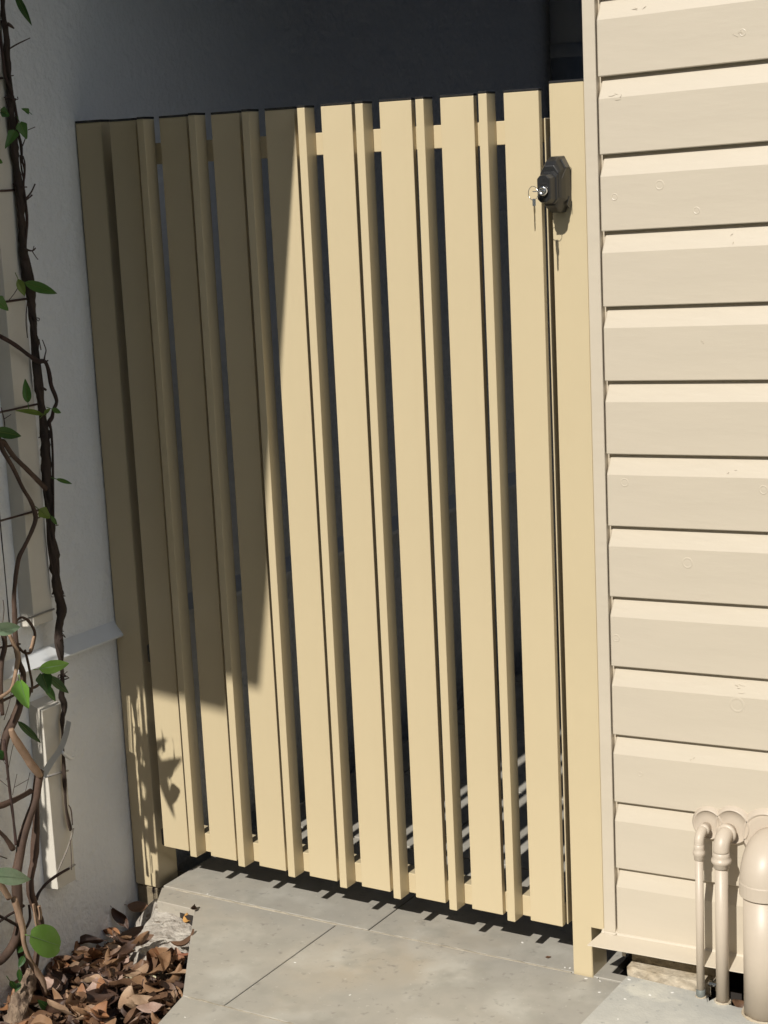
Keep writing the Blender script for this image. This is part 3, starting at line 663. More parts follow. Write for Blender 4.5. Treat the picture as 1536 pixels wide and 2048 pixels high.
bm = bmesh.new(); box(bm, 1.005, 3.3, 0.09, 0.12, -0.2, 0.004); put('under_floor', bm, M['dark'], hs)
bm = bmesh.new(); box(bm, 1.0185, 1.0255, 0.030, 0.034, -0.055, -0.012); put('packing_shim', bm, M['board'], hs)

# end of the passage
fe = thing('back_fence', (0.45, 4.4, -0.1), 'dark paling fence closing the far end of the shaded passage behind the gate', 'fence')
for k in range(12):
    bm = bmesh.new(); box(bm, -0.1 + 0.093 * k, -0.1 + 0.093 * k + 0.089, 4.40 + 0.012 * (k % 2), 4.42 + 0.012 * (k % 2), -0.2, 2.2)
    put('paling', bm, M['fence'], fe)
bm = bmesh.new(); box(bm, -0.1, 1.0, 4.434, 4.47, 1.7, 1.79); put('rail', bm, M['fence'], fe)

# unseen dark fence, added behind the camera to block light from the front
bf = thing('light_block_fence', (-0.9, -4.2, -0.25), 'unseen dark paling fence added facing the gate to block light', 'fence')
for k in range(34):
    bm = bmesh.new(); x = -3.4 + 0.15 * k; box(bm, x, x + 0.146, -4.22, -4.20, -0.26, 2.72 + 0.01 * (k % 3)); put('paling', bm, M['fence'], bf)
for z in (0.3, 1.9):
    bm = bmesh.new(); box(bm, -3.4, 1.7, -4.26, -4.224, z, z + .09); put('rail', bm, M['fence'], bf)

st = thing('light_block_house', (5.5, -7.5, -0.25), 'unseen dark brick house added across from the gate to block sky light', 'house')  # unseen house, added to cut sky light on the shaded slats
bm = bmesh.new(); box(bm, 3.2, 9.5, -12.0, -6.6, -0.26, 6.0); put('wall', bm, M['brickwork'], st)
bm = bmesh.new(); box(bm, 3.1, 9.7, -12.2, -6.5, 6.005, 6.15); put('roof', bm, M['roof'], st)
for x in (4.0, 6.3):
    for z in (0.8, 3.6):
        bm = bmesh.new(); box(bm, x, x + 1.1, -6.62, -6.57, z, z + 1.2, .01, 1); wf = put('window', bm, M['cover'], st)
        bm = bmesh.new(); box(bm, x + .07, x + 1.03, -6.575, -6.56, z + .07, z + 1.13); q = put('pane', bm, M['slate']); q.parent = wf

# ============================================================ GATE
gate = thing('slatted_gate', (0.46, 0, 0), 'beige powder coated gate of alternating wide and narrow vertical slats', 'gate')
HP = 1.4855; P = 0.12229
bm = bmesh.new(); box(bm, 0, 0.065, -0.0125, -0.0002, 0, HP, 0.0011, 2)
w0 = put('wide_slat', bm, M['powder'], gate)
bm = bmesh.new(); box(bm, -0.0004, 0.0654, -0.0129, 0.0002, HP + 0.0001, HP + 0.0042, 0.0007, 1)
c0 = put('end_cap', bm, M['cap']); c0.parent = w0
bm = bmesh.new(); box(bm, 0.0847, 0.0847 + 0.0161, -0.0328, -0.0002, 0, HP, 0.0011, 2)
n0 = put('narrow_slat', bm, M['powder'], gate)
bm = bmesh.new(); box(bm, 0.0843, 0.1012, -0.0332, 0.0002, HP + 0.0001, HP + 0.0042, 0.0007, 1)
c1 = put('end_cap', bm, M['cap']); c1.parent = n0
for k in range(1, 8):
    copy_tree(w0, gate, (P * k, 0, random.uniform(-.0008, .0008)))
    if k < 7: copy_tree(n0, gate, (P * k, random.uniform(-.0003, .0003), random.uniform(-.0008, .0008)))
for z0, z1 in ((1.4006, 1.4403), (0.0012, 0.0411)):
    bm = bmesh.new(); box(bm, 0.004, 0.9203, 0, 0.038, z0, z1, 0.0014, 2); box(bm, 0.9203, 0.9237, 0.014, 0.035, z0 + .002, z1 - .002)
    put('rail', bm, M['powder'], gate)
bm = bmesh.new(); box(bm, 0.9238, 0.9262, -0.0002, 0.036, 0.0010, 1.4407, 0.0008, 1)   # closing plate on the latch side
put('latch_plate', bm, M['powder'], gate)
for z0, z1 in ((0.396, 0.434), (-0.004, 0.032)):
    bm = bmesh.new(); lathe(bm, [(0.007, z0), (0.0095, z0 + .002), (0.0095, z1 - .002), (0.007, z1)], (-0.0085, 0.006, 0), 'z', 16)
    put('hinge', bm, M['cap'], gate, smooth=True)

lp = thing('gate_post', (-0.065, 0.032, -0.105), 'beige square gate post on the hinge side, half in the shadow of the vine', 'gate post', 'posts of the gate')
bm = bmesh.new(); box(bm, -0.0965, -0.0318, 0, 0.065, -0.105, 1.4877, 0.0025, 3); put('shaft', bm, M['powder'], lp)
bm = bmesh.new(); box(bm, -0.0968, -0.0315, -0.0004, 0.0654, 1.4878, 1.4922, 0.0008, 1); put('end_cap', bm, M['cap'], lp)
bm = bmesh.new(); box(bm, -0.0985, -0.030, 0.004, 0.10, -0.24, -0.107, 0.004, 1); tag(put('post_footing', bm, M['footdark']), kind='structure')  # block coloured darker for the vine's shadow on it
rp = thing('gate_post', (0.967, 0.03, -0.092), 'beige gate post against the weatherboard house, notched at its foot for the flashing', 'gate post', 'posts of the gate')
bm = bmesh.new()
prism(bm, [(0.9345, G - .01), (0.9733, G - .01), (0.9722, 0.0045), (0.9986, 0.0045), (0.9986, 1.4955), (0.9345, 1.4955)], 1, 0, 0.064)
es = [e for e in bm.edges if abs((e.verts[0].co - e.verts[1].co).normalized().z) > .9]
bmesh.ops.bevel(bm, geom=es, offset=0.0015, segments=2, affect='EDGES')
put('shaft', bm, M['powder'], rp)
bm = bmesh.new(); box(bm, 0.9343, 0.9986, -0.0003, 0.0643, 1.4956, 1.5000, 0.0008, 1); put('end_cap', bm, M['cap'], rp)

# ---- lock
lk = thing('gate_lock', (0.955, -0.03, 1.33), 'black octagonal key lock mounted on the right gate post', 'lock')
def octo(cx, cz, hx, hz, cut, y0, y1, cut2=None):
    cz2 = cut2 or cut
    return [(cx - hx, cz - hz + cz2), (cx - hx + cut, cz - hz), (cx + hx - cut, cz - hz), (cx + hx, cz - hz + cz2),
            (cx + hx, cz + hz - cz2), (cx + hx - cut, cz + hz), (cx - hx + cut, cz + hz), (cx - hx, cz + hz - cz2)]
def loft(bm, rings):
    R_ = [[bm.verts.new((x, y, z)) for x, z in poly] for y, poly in rings]
    for a, b in zip(R_, R_[1:]):
        for i in range(len(a)): bm.faces.new((a[i], a[(i + 1) % len(a)], b[(i + 1) % len(a)], b[i]))
    bm.faces.new(R_[0]); bm.faces.new(R_[-1][::-1])
    bmesh.ops.recalc_face_normals(bm, faces=bm.faces)
    return bm
bm = bmesh.new()
cx, cz = 0.9520, 1.3310
loft(bm, [(0.0, octo(cx, cz, 0.0190, 0.0465, 0.011, 0, 0, 0.021)), (-0.022, octo(cx, cz, 0.0190, 0.0460, 0.011, 0, 0, 0.021)),
          (-0.036, octo(cx, cz, 0.0180, 0.0390, 0.009, 0, 0, 0.017)), (-0.044, octo(cx, cz - .001, 0.0165, 0.0320, 0.008, 0, 0, 0.012))])
bmesh.ops.bevel(bm, geom=bm.edges[:], offset=0.0009, segments=1, affect='EDGES')
put('housing', bm, M['lock'], lk)
bm = bmesh.new()
kx, kz = 0.9525, 1.3265
loft(bm, [(-0.043, octo(kx, kz, 0.0155, 0.0270, 0.007, 0, 0)), (-0.049, octo(kx, kz, 0.0150, 0.0265, 0.007, 0, 0)),
          (-0.0495, octo(kx, kz - .001, 0.0132, 0.0240, 0.006, 0, 0)), (-0.066, octo(kx, kz - .001, 0.0120, 0.0222, 0.006, 0, 0)), (-0.069, octo(kx, kz - .001, 0.0105, 0.0215, 0.005, 0, 0))])
bmesh.ops.bevel(bm, geom=bm.edges[:], offset=0.0007, segments=1, affect='EDGES')
put('knob', bm, M['lock'], lk)
bm = bmesh.new()                                            # slot and raised bar on the knob
box(bm, kx - .0016, kx + .0016, -0.0697, -0.0685, kz + .0115, kz + .0150); put('arrow_mark', bm, M['cap'], lk)
bm = bmesh.new(); box(bm, kx - .0060, kx + .0060, -0.0698, -0.0685, kz + .0055, kz + .0085, .0004, 1); put('grip_bar', bm, M['cap'], lk)
bm = bmesh.new(); lathe(bm, [(0.0078, -0.066), (0.0078, -0.0745), (0.0070, -0.0760), (0.0050, -0.0764), (0.0046, -0.0755), (0.002, -0.0755)], (kx + .0015, 0, kz - .0045), 'y', 24)
put('lock_cylinder', bm, M['chrome'], lk, smooth=True)
bm = bmesh.new()                                            # shallow grey panel on the upper right shoulder
v = [(cx + .0120, -0.008, cz + .0420), (cx + .0193, -0.008, cz + .0275), (cx + .0191, -0.022, cz + .0270), (cx + .0120, -0.022, cz + .0412)]
vv = [bm.verts.new(Vector(q) + Vector((.0008, 0, .0005))) for q in v]; vb = [bm.verts.new(Vector(q) - Vector((.0015, 0, .001))) for q in v]
bm.faces.new(vv); bm.faces.new(vb[::-1])
for i in range(4): bm.faces.new((vv[i], vb[i], vb[(i + 1) % 4], vv[(i + 1) % 4]))
bmesh.ops.recalc_face_normals(bm, faces=bm.faces)
put('shoulder_panel', bm, M['lock2'], lk)
bm = bmesh.new(); prism(bm, [(-0.010, cz - .020), (-0.020, cz - .034), (-0.012, cz - .040), (-0.004, cz - .030)], 0, cx + .0190, cx + .0201)
put('side_recess', bm, M['cap'], lk)
bm = bmesh.new(); tube(bm, [(cx + .0200, -0.002, cz + .027, .0005), (cx + .0200, -0.020, cz + .0265, .0005), (cx + .0200, -0.030, cz + .018, .0005), (cx + .0195, -0.036, cz + .010, .0005)], 5, k=1)
put('edge_line', bm, M['lock2'], lk)
bm = bmesh.new(); lathe(bm, [(0.0022, 1.345), (0.0022, 1.409), (0.0014, 1.411)], (0.9310, 0.010, 0), 'z', 10)
put('latch_rod', bm, M['lock2'], lk, smooth=True)
bm = bmesh.new(); box(bm, 0.927, 0.936, -0.006, 0.022, 1.292, 1.345, .001, 1); put('latch_body', bm, M['cap'], lk)

# ---- keys
kb = thing('key_bunch', (0.9465, -0.082, 1.33), 'two small keys on a wire ring, one turned in the lock and one hanging', 'keys')
def ring(bm, c, r, w, nrm, seg=28):
    n_ = Vector(nrm).normalized(); a = n_.orthogonal().normalized(); b = n_.cross(a)
    pts = [tuple(Vector(c) + (a * math.cos(t) + b * math.sin(t)) * r) + (w,) for t in [2 * math.pi * i / seg for i in range(seg + 1)]]
    return tube(bm, pts, 6, k=1, cap=False)
bm = bmesh.new()                                            # key in the lock: shank and bow, bow lies level
lathe(bm, [(0.0012, -0.0755), (0.0012, -0.082)], (kx + .0015, 0, kz - .0045), 'y', 8)
box(bm, kx - .0085, kx + .0040, -0.092, -0.0815, kz - .0052, kz - .0036, .0006, 1)
put('inserted_key', bm, M['chrome'], kb)
rc = (0.9435, -0.088, 1.3195)
bm = bmesh.new(); ring(bm, rc, 0.0112, 0.00055, (0.35, 1, 0)); put('split_ring', bm, M['chrome'], kb, smooth=True)
bm = bmesh.new(); box(bm, rc[0] - .0030 + .001, rc[0] + .0030 + .001, rc[1] - .001, rc[1] + .001, 1.2985, 1.3105, .0009, 1)
put('key_collar', bm, M['chrome'], kb)
bm = bmesh.new()
prism(bm, [(-0.0035, 1.2995), (0.0035, 1.2995), (0.0045, 1.292), (0.0030, 1.286), (0.0018, 1.284), (0.0018, 1.262), (0.0004, 1.258), (-0.0016, 1.262), (-0.0012, 1.267), (-0.0020, 1.270), (-0.0012, 1.273), (-0.0022, 1.277), (-0.0018, 1.284), (-0.0040, 1.288), (-0.0045, 1.294)], 0, -0.0007, 0.0007)
bmesh.ops.rotate(bm, verts=bm.verts, cent=(0, 0, 0), matrix=Matrix.Rotation(R(38), 3, 'Z'))
bmesh.ops.translate(bm, verts=bm.verts, vec=(rc[0] + .0015, rc[1], 0.0))
put('hanging_key', bm, M['brass'], kb)

# ============================================================ PIPES
def elbow_pts(x, y0, y1, z, r, bend, zend, steps=8):
    pts = [(x, y0, z, r), (x, y1 + bend, z, r)]
    for i in range(1, steps + 1):
        a = math.pi / 2 * i / steps
        pts.append((x, y1 + bend - bend * math.sin(a), z - bend + bend * math.cos(a), r))
    pts.append((x, y1, zend, r))
    return pts
def wall_pipe(x, r, z, yp, bend, rose, rose_x, rose_z, label, collar_z, big=False):
    t = thing('wall_pipe', (x, yp, -0.06), label, 'pipe', 'pipes against the weatherboard wall')
    bm = bmesh.new(); lathe(bm, [(r, -0.064), (r, collar_z)], (x, yp, 0), 'z', 28); put('riser', bm, M['pvc'], t, smooth=False)
    for p in t.children[0].data.polygons: p.use_smooth = abs(p.normal.z) < .5
    re = r * (1.16 if big else 1.22)
    bm = bmesh.new(); tube(bm, elbow_pts(x, 0.0, yp, z, re, bend, collar_z + (0.0 if big else 0.012)), 26, k=1); put('elbow', bm, M['pvc'], t, smooth=True)
    if big:
        bm = bmesh.new(); lathe(bm, [(re * 1.0, collar_z + .012), (re * 1.02, collar_z + .010), (re * 1.02, collar_z - 0.012), (re * .97, collar_z - 0.0135), (r, collar_z - 0.0135)], (x, yp, 0), 'z', 32)
        put('collar', bm, M['pvc'], t, smooth=False)
        for p in t.children[-1].data.polygons: p.use_smooth = abs(p.normal.z) < .5
    else:
        bm = bmesh.new()
        lathe(bm, [(r * 1.2, collar_z + .016), (r * 1.28, collar_z + .006), (r * 1.28, collar_z + .003), (r * 1.5, collar_z + .001), (r * 1.55, collar_z - .002), (r * 1.42, collar_z - .006),
                   (r * 1.2, collar_z - .008), (r * 1.22, collar_z - .014), (r * 1.02, collar_z - .015)], (x, yp, 0), 'z', 26)
        put('collar', bm, M['pvc'], t, smooth=True)
        bm = bmesh.new()
        lathe(bm, [(r * 1.2, yp + bend + .001), (r * 1.5, yp + bend + .003), (r * 1.55, yp + bend + .006), (r * 1.35, yp + bend + .009), (r * 1.0, yp + bend + .010)], (x, 0, z), 'y', 26)
        put('collar', bm, M['pvc'], t, smooth=True)
    bm = bmesh.new()
    R_ = rose
    lathe(bm, [(R_ * 1.14, 0.010), (R_ * 1.12, -0.004), (R_ * 1.0, -0.0075), (R_ * .97, -0.0105), (R_ * .92, -0.0105), (R_ * .88, -0.0075), (max(R_ * .45, r * 1.02), -0.0079), (r * .9, -0.0081)], (rose_x, 0, rose_z), 'y', 44)
    put('wall_rose', bm, M['pvc'], t, smooth=False)
    for p in t.children[-1].data.polygons: p.use_smooth = True
    return t
wall_pipe(1.1985, 0.0070, 0.2370, -0.0455, 0.017, 0.0270, 1.2010, 0.2420, 'thinnest cream pipe, leftmost of the three against the weatherboards', 0.206)
wall_pipe(1.2385, 0.0112, 0.2360, -0.0465, 0.020, 0.0310, 1.2440, 0.2450, 'medium cream pipe with a collared elbow, between the thin and the fat pipe', 0.199)
wall_pipe(1.3165, 0.0350, 0.2150, -0.0560, 0.036, 0.0420, 1.3040, 0.2370, 'fat cream waste pipe with a wide sleeve at the edge of the wall', 0.168, big=True)
# sealant and clutter where the pipes meet the slab
bm = bmesh.new()
for (x, y, r) in ((1.2385, -0.0465, .0125), (1.3165, -0.056, .0365), (1.1985, -0.0455, .0075)):
    pts = [(x + math.cos(a) * r, y + math.sin(a) * r, -0.0595 + .001 * noise.noise(Vector((a * 3, x * 9, 0))), .0022 + .0018 * abs(noise.noise(Vector((a * 4, x * 50, 0))))) for a in [2 * math.pi * i / 24 for i in range(25)]]
    tube(bm, pts, 6, k=1, cap=False, rough=.5)
tag(put('mortar_bead', bm, M['footing'], smooth=True), 'ragged cream mortar round the feet of the three wall pipes', 'mortar')
bm = bmesh.new(); lathe(bm, [(0.0075, -0.064), (0.0082, -0.055), (0.0079, -0.047), (0.0070, -0.046)], (1.1990, -0.0465, 0), 'z', 16)
tag(put('pipe_sleeve', bm, mat('verdigris_copper', (0.20, 0.215, 0.20), 0.6, metal=0.3), smooth=True), 'grey green copper sleeve at the foot of the thin pipe', 'sleeve')
bm = bmesh.new()
lathe(bm, [(0.004, 1.207), (0.006, 1.208), (0.006, 1.214), (0.0045, 1.215), (0.0045, 1.224), (0.006, 1.225), (0.006, 1.230), (0.003, 1.231)], (0, -0.030, -0.040), 'x', 8)
tag(put('hose_clamp', bm, M['chrome']), 'small bright metal clamp between the thin and the medium pipe', 'clamp')

dp = thing('downpipe', (-0.045, 2.165, -0.09), 'dark slate round downpipe on the shaded wall, seen above the right gate post', 'downpipe')
bm = bmesh.new(); lathe(bm, [(0.049, -0.09), (0.049, 1.676)], (-0.045, 2.165, 0), 'z', 36); put('lower_pipe', bm, M['down'], dp, smooth=True)
bm = bmesh.new(); lathe(bm, [(0.0495, 1.6755), (0.0515, 1.678), (0.0515, 1.712), (0.0495, 1.7145)], (-0.045, 2.165, 0), 'z', 36); put('joint_collar', bm, M['down'], dp, smooth=True)
bm = bmesh.new(); lathe(bm, [(0.0495, 1.713), (0.0495, 2.04)], (-0.045, 2.165, 0), 'z', 36); put('upper_pipe', bm, M['down'], dp, smooth=True)
bm = bmesh.new(); box(bm, -0.101, -0.045, 2.150, 2.180, 1.30, 1.325); put('bracket', bm, M['down'], dp)

# ============================================================ TRELLIS, VINE
tr = thing('wire_trellis', (-0.062, -0.25, 0.0), 'rusty horizontal trellis wires standing off the rendered wall behind the vine', 'trellis')
for k, (a, b) in enumerate(RODS):
    bm = bmesh.new()
    a_, b_ = Vector(a), Vector(b)
    if a_.y < -0.30: a_ += (a_ - b_).normalized() * 0.5
    tube(bm, [(*a_, .0021), (*b_, .0021)], 8, k=1)
    put('wire', bm, M['rodgrey'] if 5 <= k <= 7 else M['rod'], tr, smooth=True)

vine = thing('climbing_vine', (0.0, -0.40, -0.19), 'woody climbing vine with twisted stems and a few green leaves on the left wall', 'vine')
for k, (kind, pts) in enumerate(STEMS):
    bm = bmesh.new()
    rg = {'main': .45, 'bark': .30, 'brown': .14, 'pale': .10, 'dark': .2, 'grey': .15, 'twig': .1}[kind]
    if kind == 'main':
        tube(bm, pts, 14, rg, k, k=4, flute=.13)
    elif kind == 'bark':
        tube(bm, pts, 36, .5, k, k=9, flute=.07)
    else:
        tube(bm, pts, 6 if kind == 'twig' else 12, rg, k, k=4)
    nm = {'main': 'main_stem', 'bark': 'trunk', 'twig': 'twig'}.get(kind, 'stem')
    put(nm, bm, M['st_' + kind], vine, smooth=True)
# strands wound round the main stem
mp = catmull(STEMS[0][1], 4)
for ph, amp, r0, i0, i1 in ((0.0, 1.0, .0026, 20, 150), (2.2, 1.0, .0022, 60, 175), (4.1, 0.95, .0030, 5, 120), (3.0, 1.05, .0024, 110, 205)):
    seg = mp[i0:i1]; pts = []
    for i, q in enumerate(seg):
        th = ph + i * 0.16
        rr = q[3] * amp
        pts.append((q[0] + math.cos(th) * rr * .9, q[1] + math.sin(th) * rr, q[2], r0 * (1 + .25 * noise.noise(Vector((i * .3, ph, 0))))))
    if len(pts) > 3:
        bm = bmesh.new(); tube(bm, pts, 8, .3, ph, k=1); put('stem', bm, M['st_main'], vine, smooth=True)
# dry tendril knots
rk = random.Random(3)
for c in ((37, 0), (20, 0)): pass
for idx in (22, 44, 75, 102, 138, 150, 163):
    if idx * 1 < len(mp):
        q = Vector(mp[idx][:3]); bm = bmesh.new()
        for s in range(3):
            pts = [tuple(q + Vector((rk.uniform(-.010, .012), rk.uniform(-.012, .012), rk.uniform(-.010, .010)))) + (rk.uniform(.0006, .0014),) for _ in range(5)]
            tube(bm, pts, 5, .2, s, k=3)
        put('tendril', bm, M['st_dark'], vine, smooth=True)

VIEW = Vector((0.69, -0.72, 0.28)).normalized()
def leaf_bm(base, tip, w, shape='lance', tiltv=0.0, fold=0.25, nrm=None, droop=0.12, stalk=True, rs=0):
    base, tip = Vector(base), Vector(tip)
    L = (tip - base).length
    u = (tip - base).normalized()
    n = (nrm or VIEW) - u * (nrm or VIEW).dot(u); n.normalize()
    side = u.cross(n).normalized()
    n = (n + side * tiltv).normalized(); side = u.cross(n).normalized()
    bm = bmesh.new()
    NU, NV = 12, 6
    def width(t):
        if shape == 'lance': return (math.sin(math.pi * min(1, t ** 0.75)) ** 0.85) * (1 - 0.15 * t)
        if shape == 'round': return math.sin(math.pi * (0.04 + 0.93 * t) ** 0.95) ** 0.5
        return max(0.0, min(1, (t + 0.02) * 7)) ** .6 * (1 - t) ** 0.75 * 1.25 if t > 0 else 0.3       # heart / ovate
    g = []
    for i in range(NU + 1):
        t = i / NU
        c = base + u * L * t - n * L * droop * (t - 0.45) ** 2
        hw = width(t) * w / 2
        row = []
        for j in range(NV + 1):
            s = j / NV * 2 - 1
            wob = 1 + 0.05 * noise.noise(Vector((t * 6, s, rs)))
            back = -0.10 * w if shape == 'heart' and i == 0 and abs(s) > .5 else 0
            row.append(bm.verts.new(c + side * hw * s * wob + n * (abs(s) * hw * fold + 0.03 * w * noise.noise(Vector((t * 4, s * 2, rs + 5)))) + u * back))
        g.append(row)
    for i in range(NU):
        for j in range(NV):
            bm.faces.new((g[i][j], g[i][j + 1], g[i + 1][j + 1], g[i + 1][j]))
    if stalk:
        tube(bm, [(*base, .0007), (*(base - u * .012 - n * .004), .0008)], 4, k=1)
    return bm
for k, (b, t, w, c, shape, ti, fo) in enumerate(LEAVES):
    o = put('leaf', leaf_bm(b, t, w, shape, ti, fo, rs=k), M['lf_' + c], vine, smooth=True)
    b_, t_ = Vector(b), Vector(t); u = (t_ - b_).normalized()
    n = (VIEW - u * VIEW.dot(u)).normalized()
    bm = bmesh.new(); tube(bm, [(*(b_ + n * .0006 + u * .001), .0005), (*((b_ + t_) / 2 + n * .0008), .0004), (*(t_ - u * .004 - n * .002), .0002)], 4, k=2)
    rib = put('midrib', bm, M['lf_pale'] if c in ('bright', 'pale') else M['lf_yellow'], None); rib.parent = o
    rib.matrix_parent_inverse = Matrix()
# the vine goes on along the wall, leafy, beyond the frame's left edge
rv = random.Random(11)
bm = bmesh.new()
for i in range(2600):
    y = rv.uniform(-2.0, -0.62); z = rv.uniform(-0.15, 0.75) + max(0, -0.62 - y) * 0.75
    x = -0.1 + (rv.uniform(0.0, 0.020) if rv.random() < .72 else abs(rv.gauss(0, 0.032)) + .005)
    b = Vector((x, y, z)); d = Vector((rv.gauss(0, .5), rv.gauss(0, .6), rv.uniform(-1, .3))).normalized()
    if max(x, x + d.x * .07) > -0.062 and rv.random() < .96: continue
    lb = leaf_bm(b, b + d * rv.uniform(.035, .07), rv.uniform(.018, .034), 'lance', 0, .3, Vector((rv.uniform(.2, 1), rv.uniform(-1, .2), rv.uniform(-.2, .8))).normalized(), stalk=False)
    me = bpy.data.meshes.new('tmp'); lb.to_mesh(me); lb.free(); bm.from_mesh(me); bpy.data.meshes.remove(me)
tag(put('foliage', bm, M['lf_mid'], vine, smooth=True), kind='stuff')
for i in range(7):
    y0 = -0.6 - 0.22 * i
    bm = bmesh.new(); tube(bm, [(-0.080, y0, -0.2, .007), (-0.085, y0 + .03, .1, .006), (-0.088, y0 - .04, .5, .005), (-0.09, y0 + .02, 1.2, .004)], 8, .15, i); put('stem', bm, M['st_brown'], vine, smooth=True)

# a leafy shoot arching out from the wall, whose shadow falls on the gate
def sh(X_, Z_, t=0.80): return Vector((X_ + 0.03 * t, -0.012 - t, Z_ + 0.81 * t))
for k, (X0, Z0, X1, Z1, w_, shp) in enumerate(((0.0, 0.160, 0.066, 0.203, .034, 'heart'), (-0.014, 0.225, 0.036, 0.060, .030, 'lance'), (-0.048, 0.215, 0.004, 0.190, .040, 'heart'), (-0.030, 0.200, 0.030, 0.240, .024, 'lance'),
                                        (-0.060, 0.180, -0.030, 0.110, .030, 'lance'), (-0.062, 0.105, -0.044, 0.045, .026, 'lance'), (-0.060, 0.035, -0.040, -0.020, .024, 'heart'), (-0.060, 0.26, -0.046, 0.20, .020, 'lance'))):
    o = put('leaf', leaf_bm(sh(X0, Z0), sh(X1, Z1), w_, shp, 0, .12, SUN, rs=k + 90), M['lf_mid'], vine, smooth=True)
for pts_ in ([(-0.07, 0.19), (-0.03, 0.205), (-0.005, 0.21), (0.002, 0.17)], [(-0.075, 0.12), (-0.058, 0.16), (-0.05, 0.20)], [(-0.07, 0.05), (-0.06, 0.10), (-0.062, 0.17), (-0.058, 0.27), (-0.052, 0.30)]):
    bm = bmesh.new(); tube(bm, [(*(sh(a, c)), .0022) for a, c in pts_], 6, .1, 1); put('stem', bm, M['st_brown'], vine, smooth=True)
bm = bmesh.new(); tube(bm, [(-0.088, -0.95, 0.55, .003), (-0.07, -0.86, 0.70, .0028), (*sh(-0.07, 0.19), .0024)], 8, .1, 2); put('stem', bm, M['st_brown'], vine, smooth=True)

bm = bmesh.new()                                            # flat tie between trunk and trellis
sv = []
for i, q in enumerate(catmull([s + (0,) for s in STRAP], 4)):
    wdt = 0.0065 * (1 - 0.35 * i / 17)
    sv.append((bm.verts.new((q[0], q[1] - wdt, q[2] + wdt * .7)), bm.verts.new((q[0] + .004, q[1] + wdt, q[2] - wdt * .7))))
for a, b in zip(sv, sv[1:]): bm.faces.new((a[0], a[1], b[1], b[0]))
bmesh.ops.solidify(bm, geom=bm.faces[:], thickness=0.0012)
tag(put('plant_tie', bm, M['strap'], smooth=False), 'grey plastic strap tying the vine trunk to the trellis', 'plant tie')
bm = bmesh.new(); tube(bm, [tuple(q) + (r,) for q, r in zip(CLIP, (.0035, .0042, .0036, .0022))], 8, .1, 1, k=3)
tag(put('trellis_clip', bm, M['white'], smooth=True), 'short bright white clip sticking out from the trellis end', 'clip')

# ============================================================ LEAF LITTER
def dry_mesh(seed):
    r = random.Random(seed)
    L = r.uniform(.052, .076); w = r.uniform(.024, .036)
    bm = bmesh.new(); NU, NV = 9, 4
    curl = r.uniform(0.2, 1.8); cup = r.uniform(.1, 1.0) * r.choice((1, 1, -1)); tw = r.uniform(-1.2, 1.2); fold = r.uniform(-.1, .45)
    g = []
    for i in range(NU + 1):
        t = i / NU
        hw = w / 2 * (math.sin(math.pi * (0.03 + .95 * t) ** 0.9) ** .8)
        a = curl * (t - .5)
        cx_ = L * math.sin(a) / max(curl, .1); cz_ = L * (1 - math.cos(a)) / max(curl, .1)
        row = []
        for j in range(NV + 1):
            s = j / NV * 2 - 1
            h = cup * hw * s * s + fold * hw * abs(s) + .16 * w * noise.noise(Vector((t * 3, s * 1.5, seed)))
            yy, zz = hw * s * (1 - .25 * abs(cup)), h
            ca, sa = math.cos(tw * (t - .5)), math.sin(tw * (t - .5))
            yy, zz = yy * ca - zz * sa, yy * sa + zz * ca
            row.append(bm.verts.new((cx_ - zz * math.sin(a), yy, cz_ + zz * math.cos(a))))
        g.append(row)
    for i in range(NU):
        for j in range(NV): bm.faces.new((g[i][j], g[i][j + 1], g[i + 1][j + 1], g[i + 1][j]))
    tube(bm, [(*g[0][2].co, .0006), (g[0][2].co.x - .008, g[0][2].co.y, g[0][2].co.z + .001, .0008)], 4, k=1)
    me = bpy.data.meshes.new('dry_leaf'); bm.to_mesh(me); bm.free()
    for p in me.polygons: p.use_smooth = True
    me.materials.append(M['dry'][0])
    return me
metas = [dry_mesh(s) for s in range(12)]
POSE = {m_.name: min(2, int((max(v.co.z for v in m_.vertices) - min(v.co.z for v in m_.vertices)) / 0.0105)) for m_ in metas}
rl = random.Random(21)
def bed_limit(y):                                            # right-hand edge of the bed at depth y
    if y > -0.09: return 0.0
    if y > -0.39: return 0.126 + (-0.086 - y) * 0.205 / 0.302
    return 0.331 + (-0.39 - y) * 0.26
names = ['brown', 'tan', 'dark umber', 'pale buff', 'rust coloured', 'ashy pink']
small = bmesh.new()
for i in range(700):                                         # crumbled leaves and chips below
    y = rl.uniform(-0.85, -0.05); x = rl.uniform(-0.095, bed_limit(y) - .005)
    if inside(x, y, HP_) > -0.004: continue
    me = metas[rl.randrange(12)]
    mtx = Matrix.Translation((x, y, ground_z(x, y) + rl.uniform(-.008, .004))) @ Matrix.Rotation(rl.uniform(0, 6.28), 4, 'Z') @ Matrix.Rotation(rl.gauss(0, .5), 4, 'X') @ Matrix.Rotation(rl.gauss(0, .4), 4, 'Y') @ Matrix.Scale(rl.uniform(.25, .75), 4)
    n0_ = len(small.verts); small.from_mesh(me); small.verts.ensure_lookup_table()
    bmesh.ops.transform(small, matrix=mtx, verts=small.verts[n0_:])
lit = put('leaf_litter', small, M['dry'][2], smooth=True)
tag(lit, kind='stuff')
count = 0
tries = 0
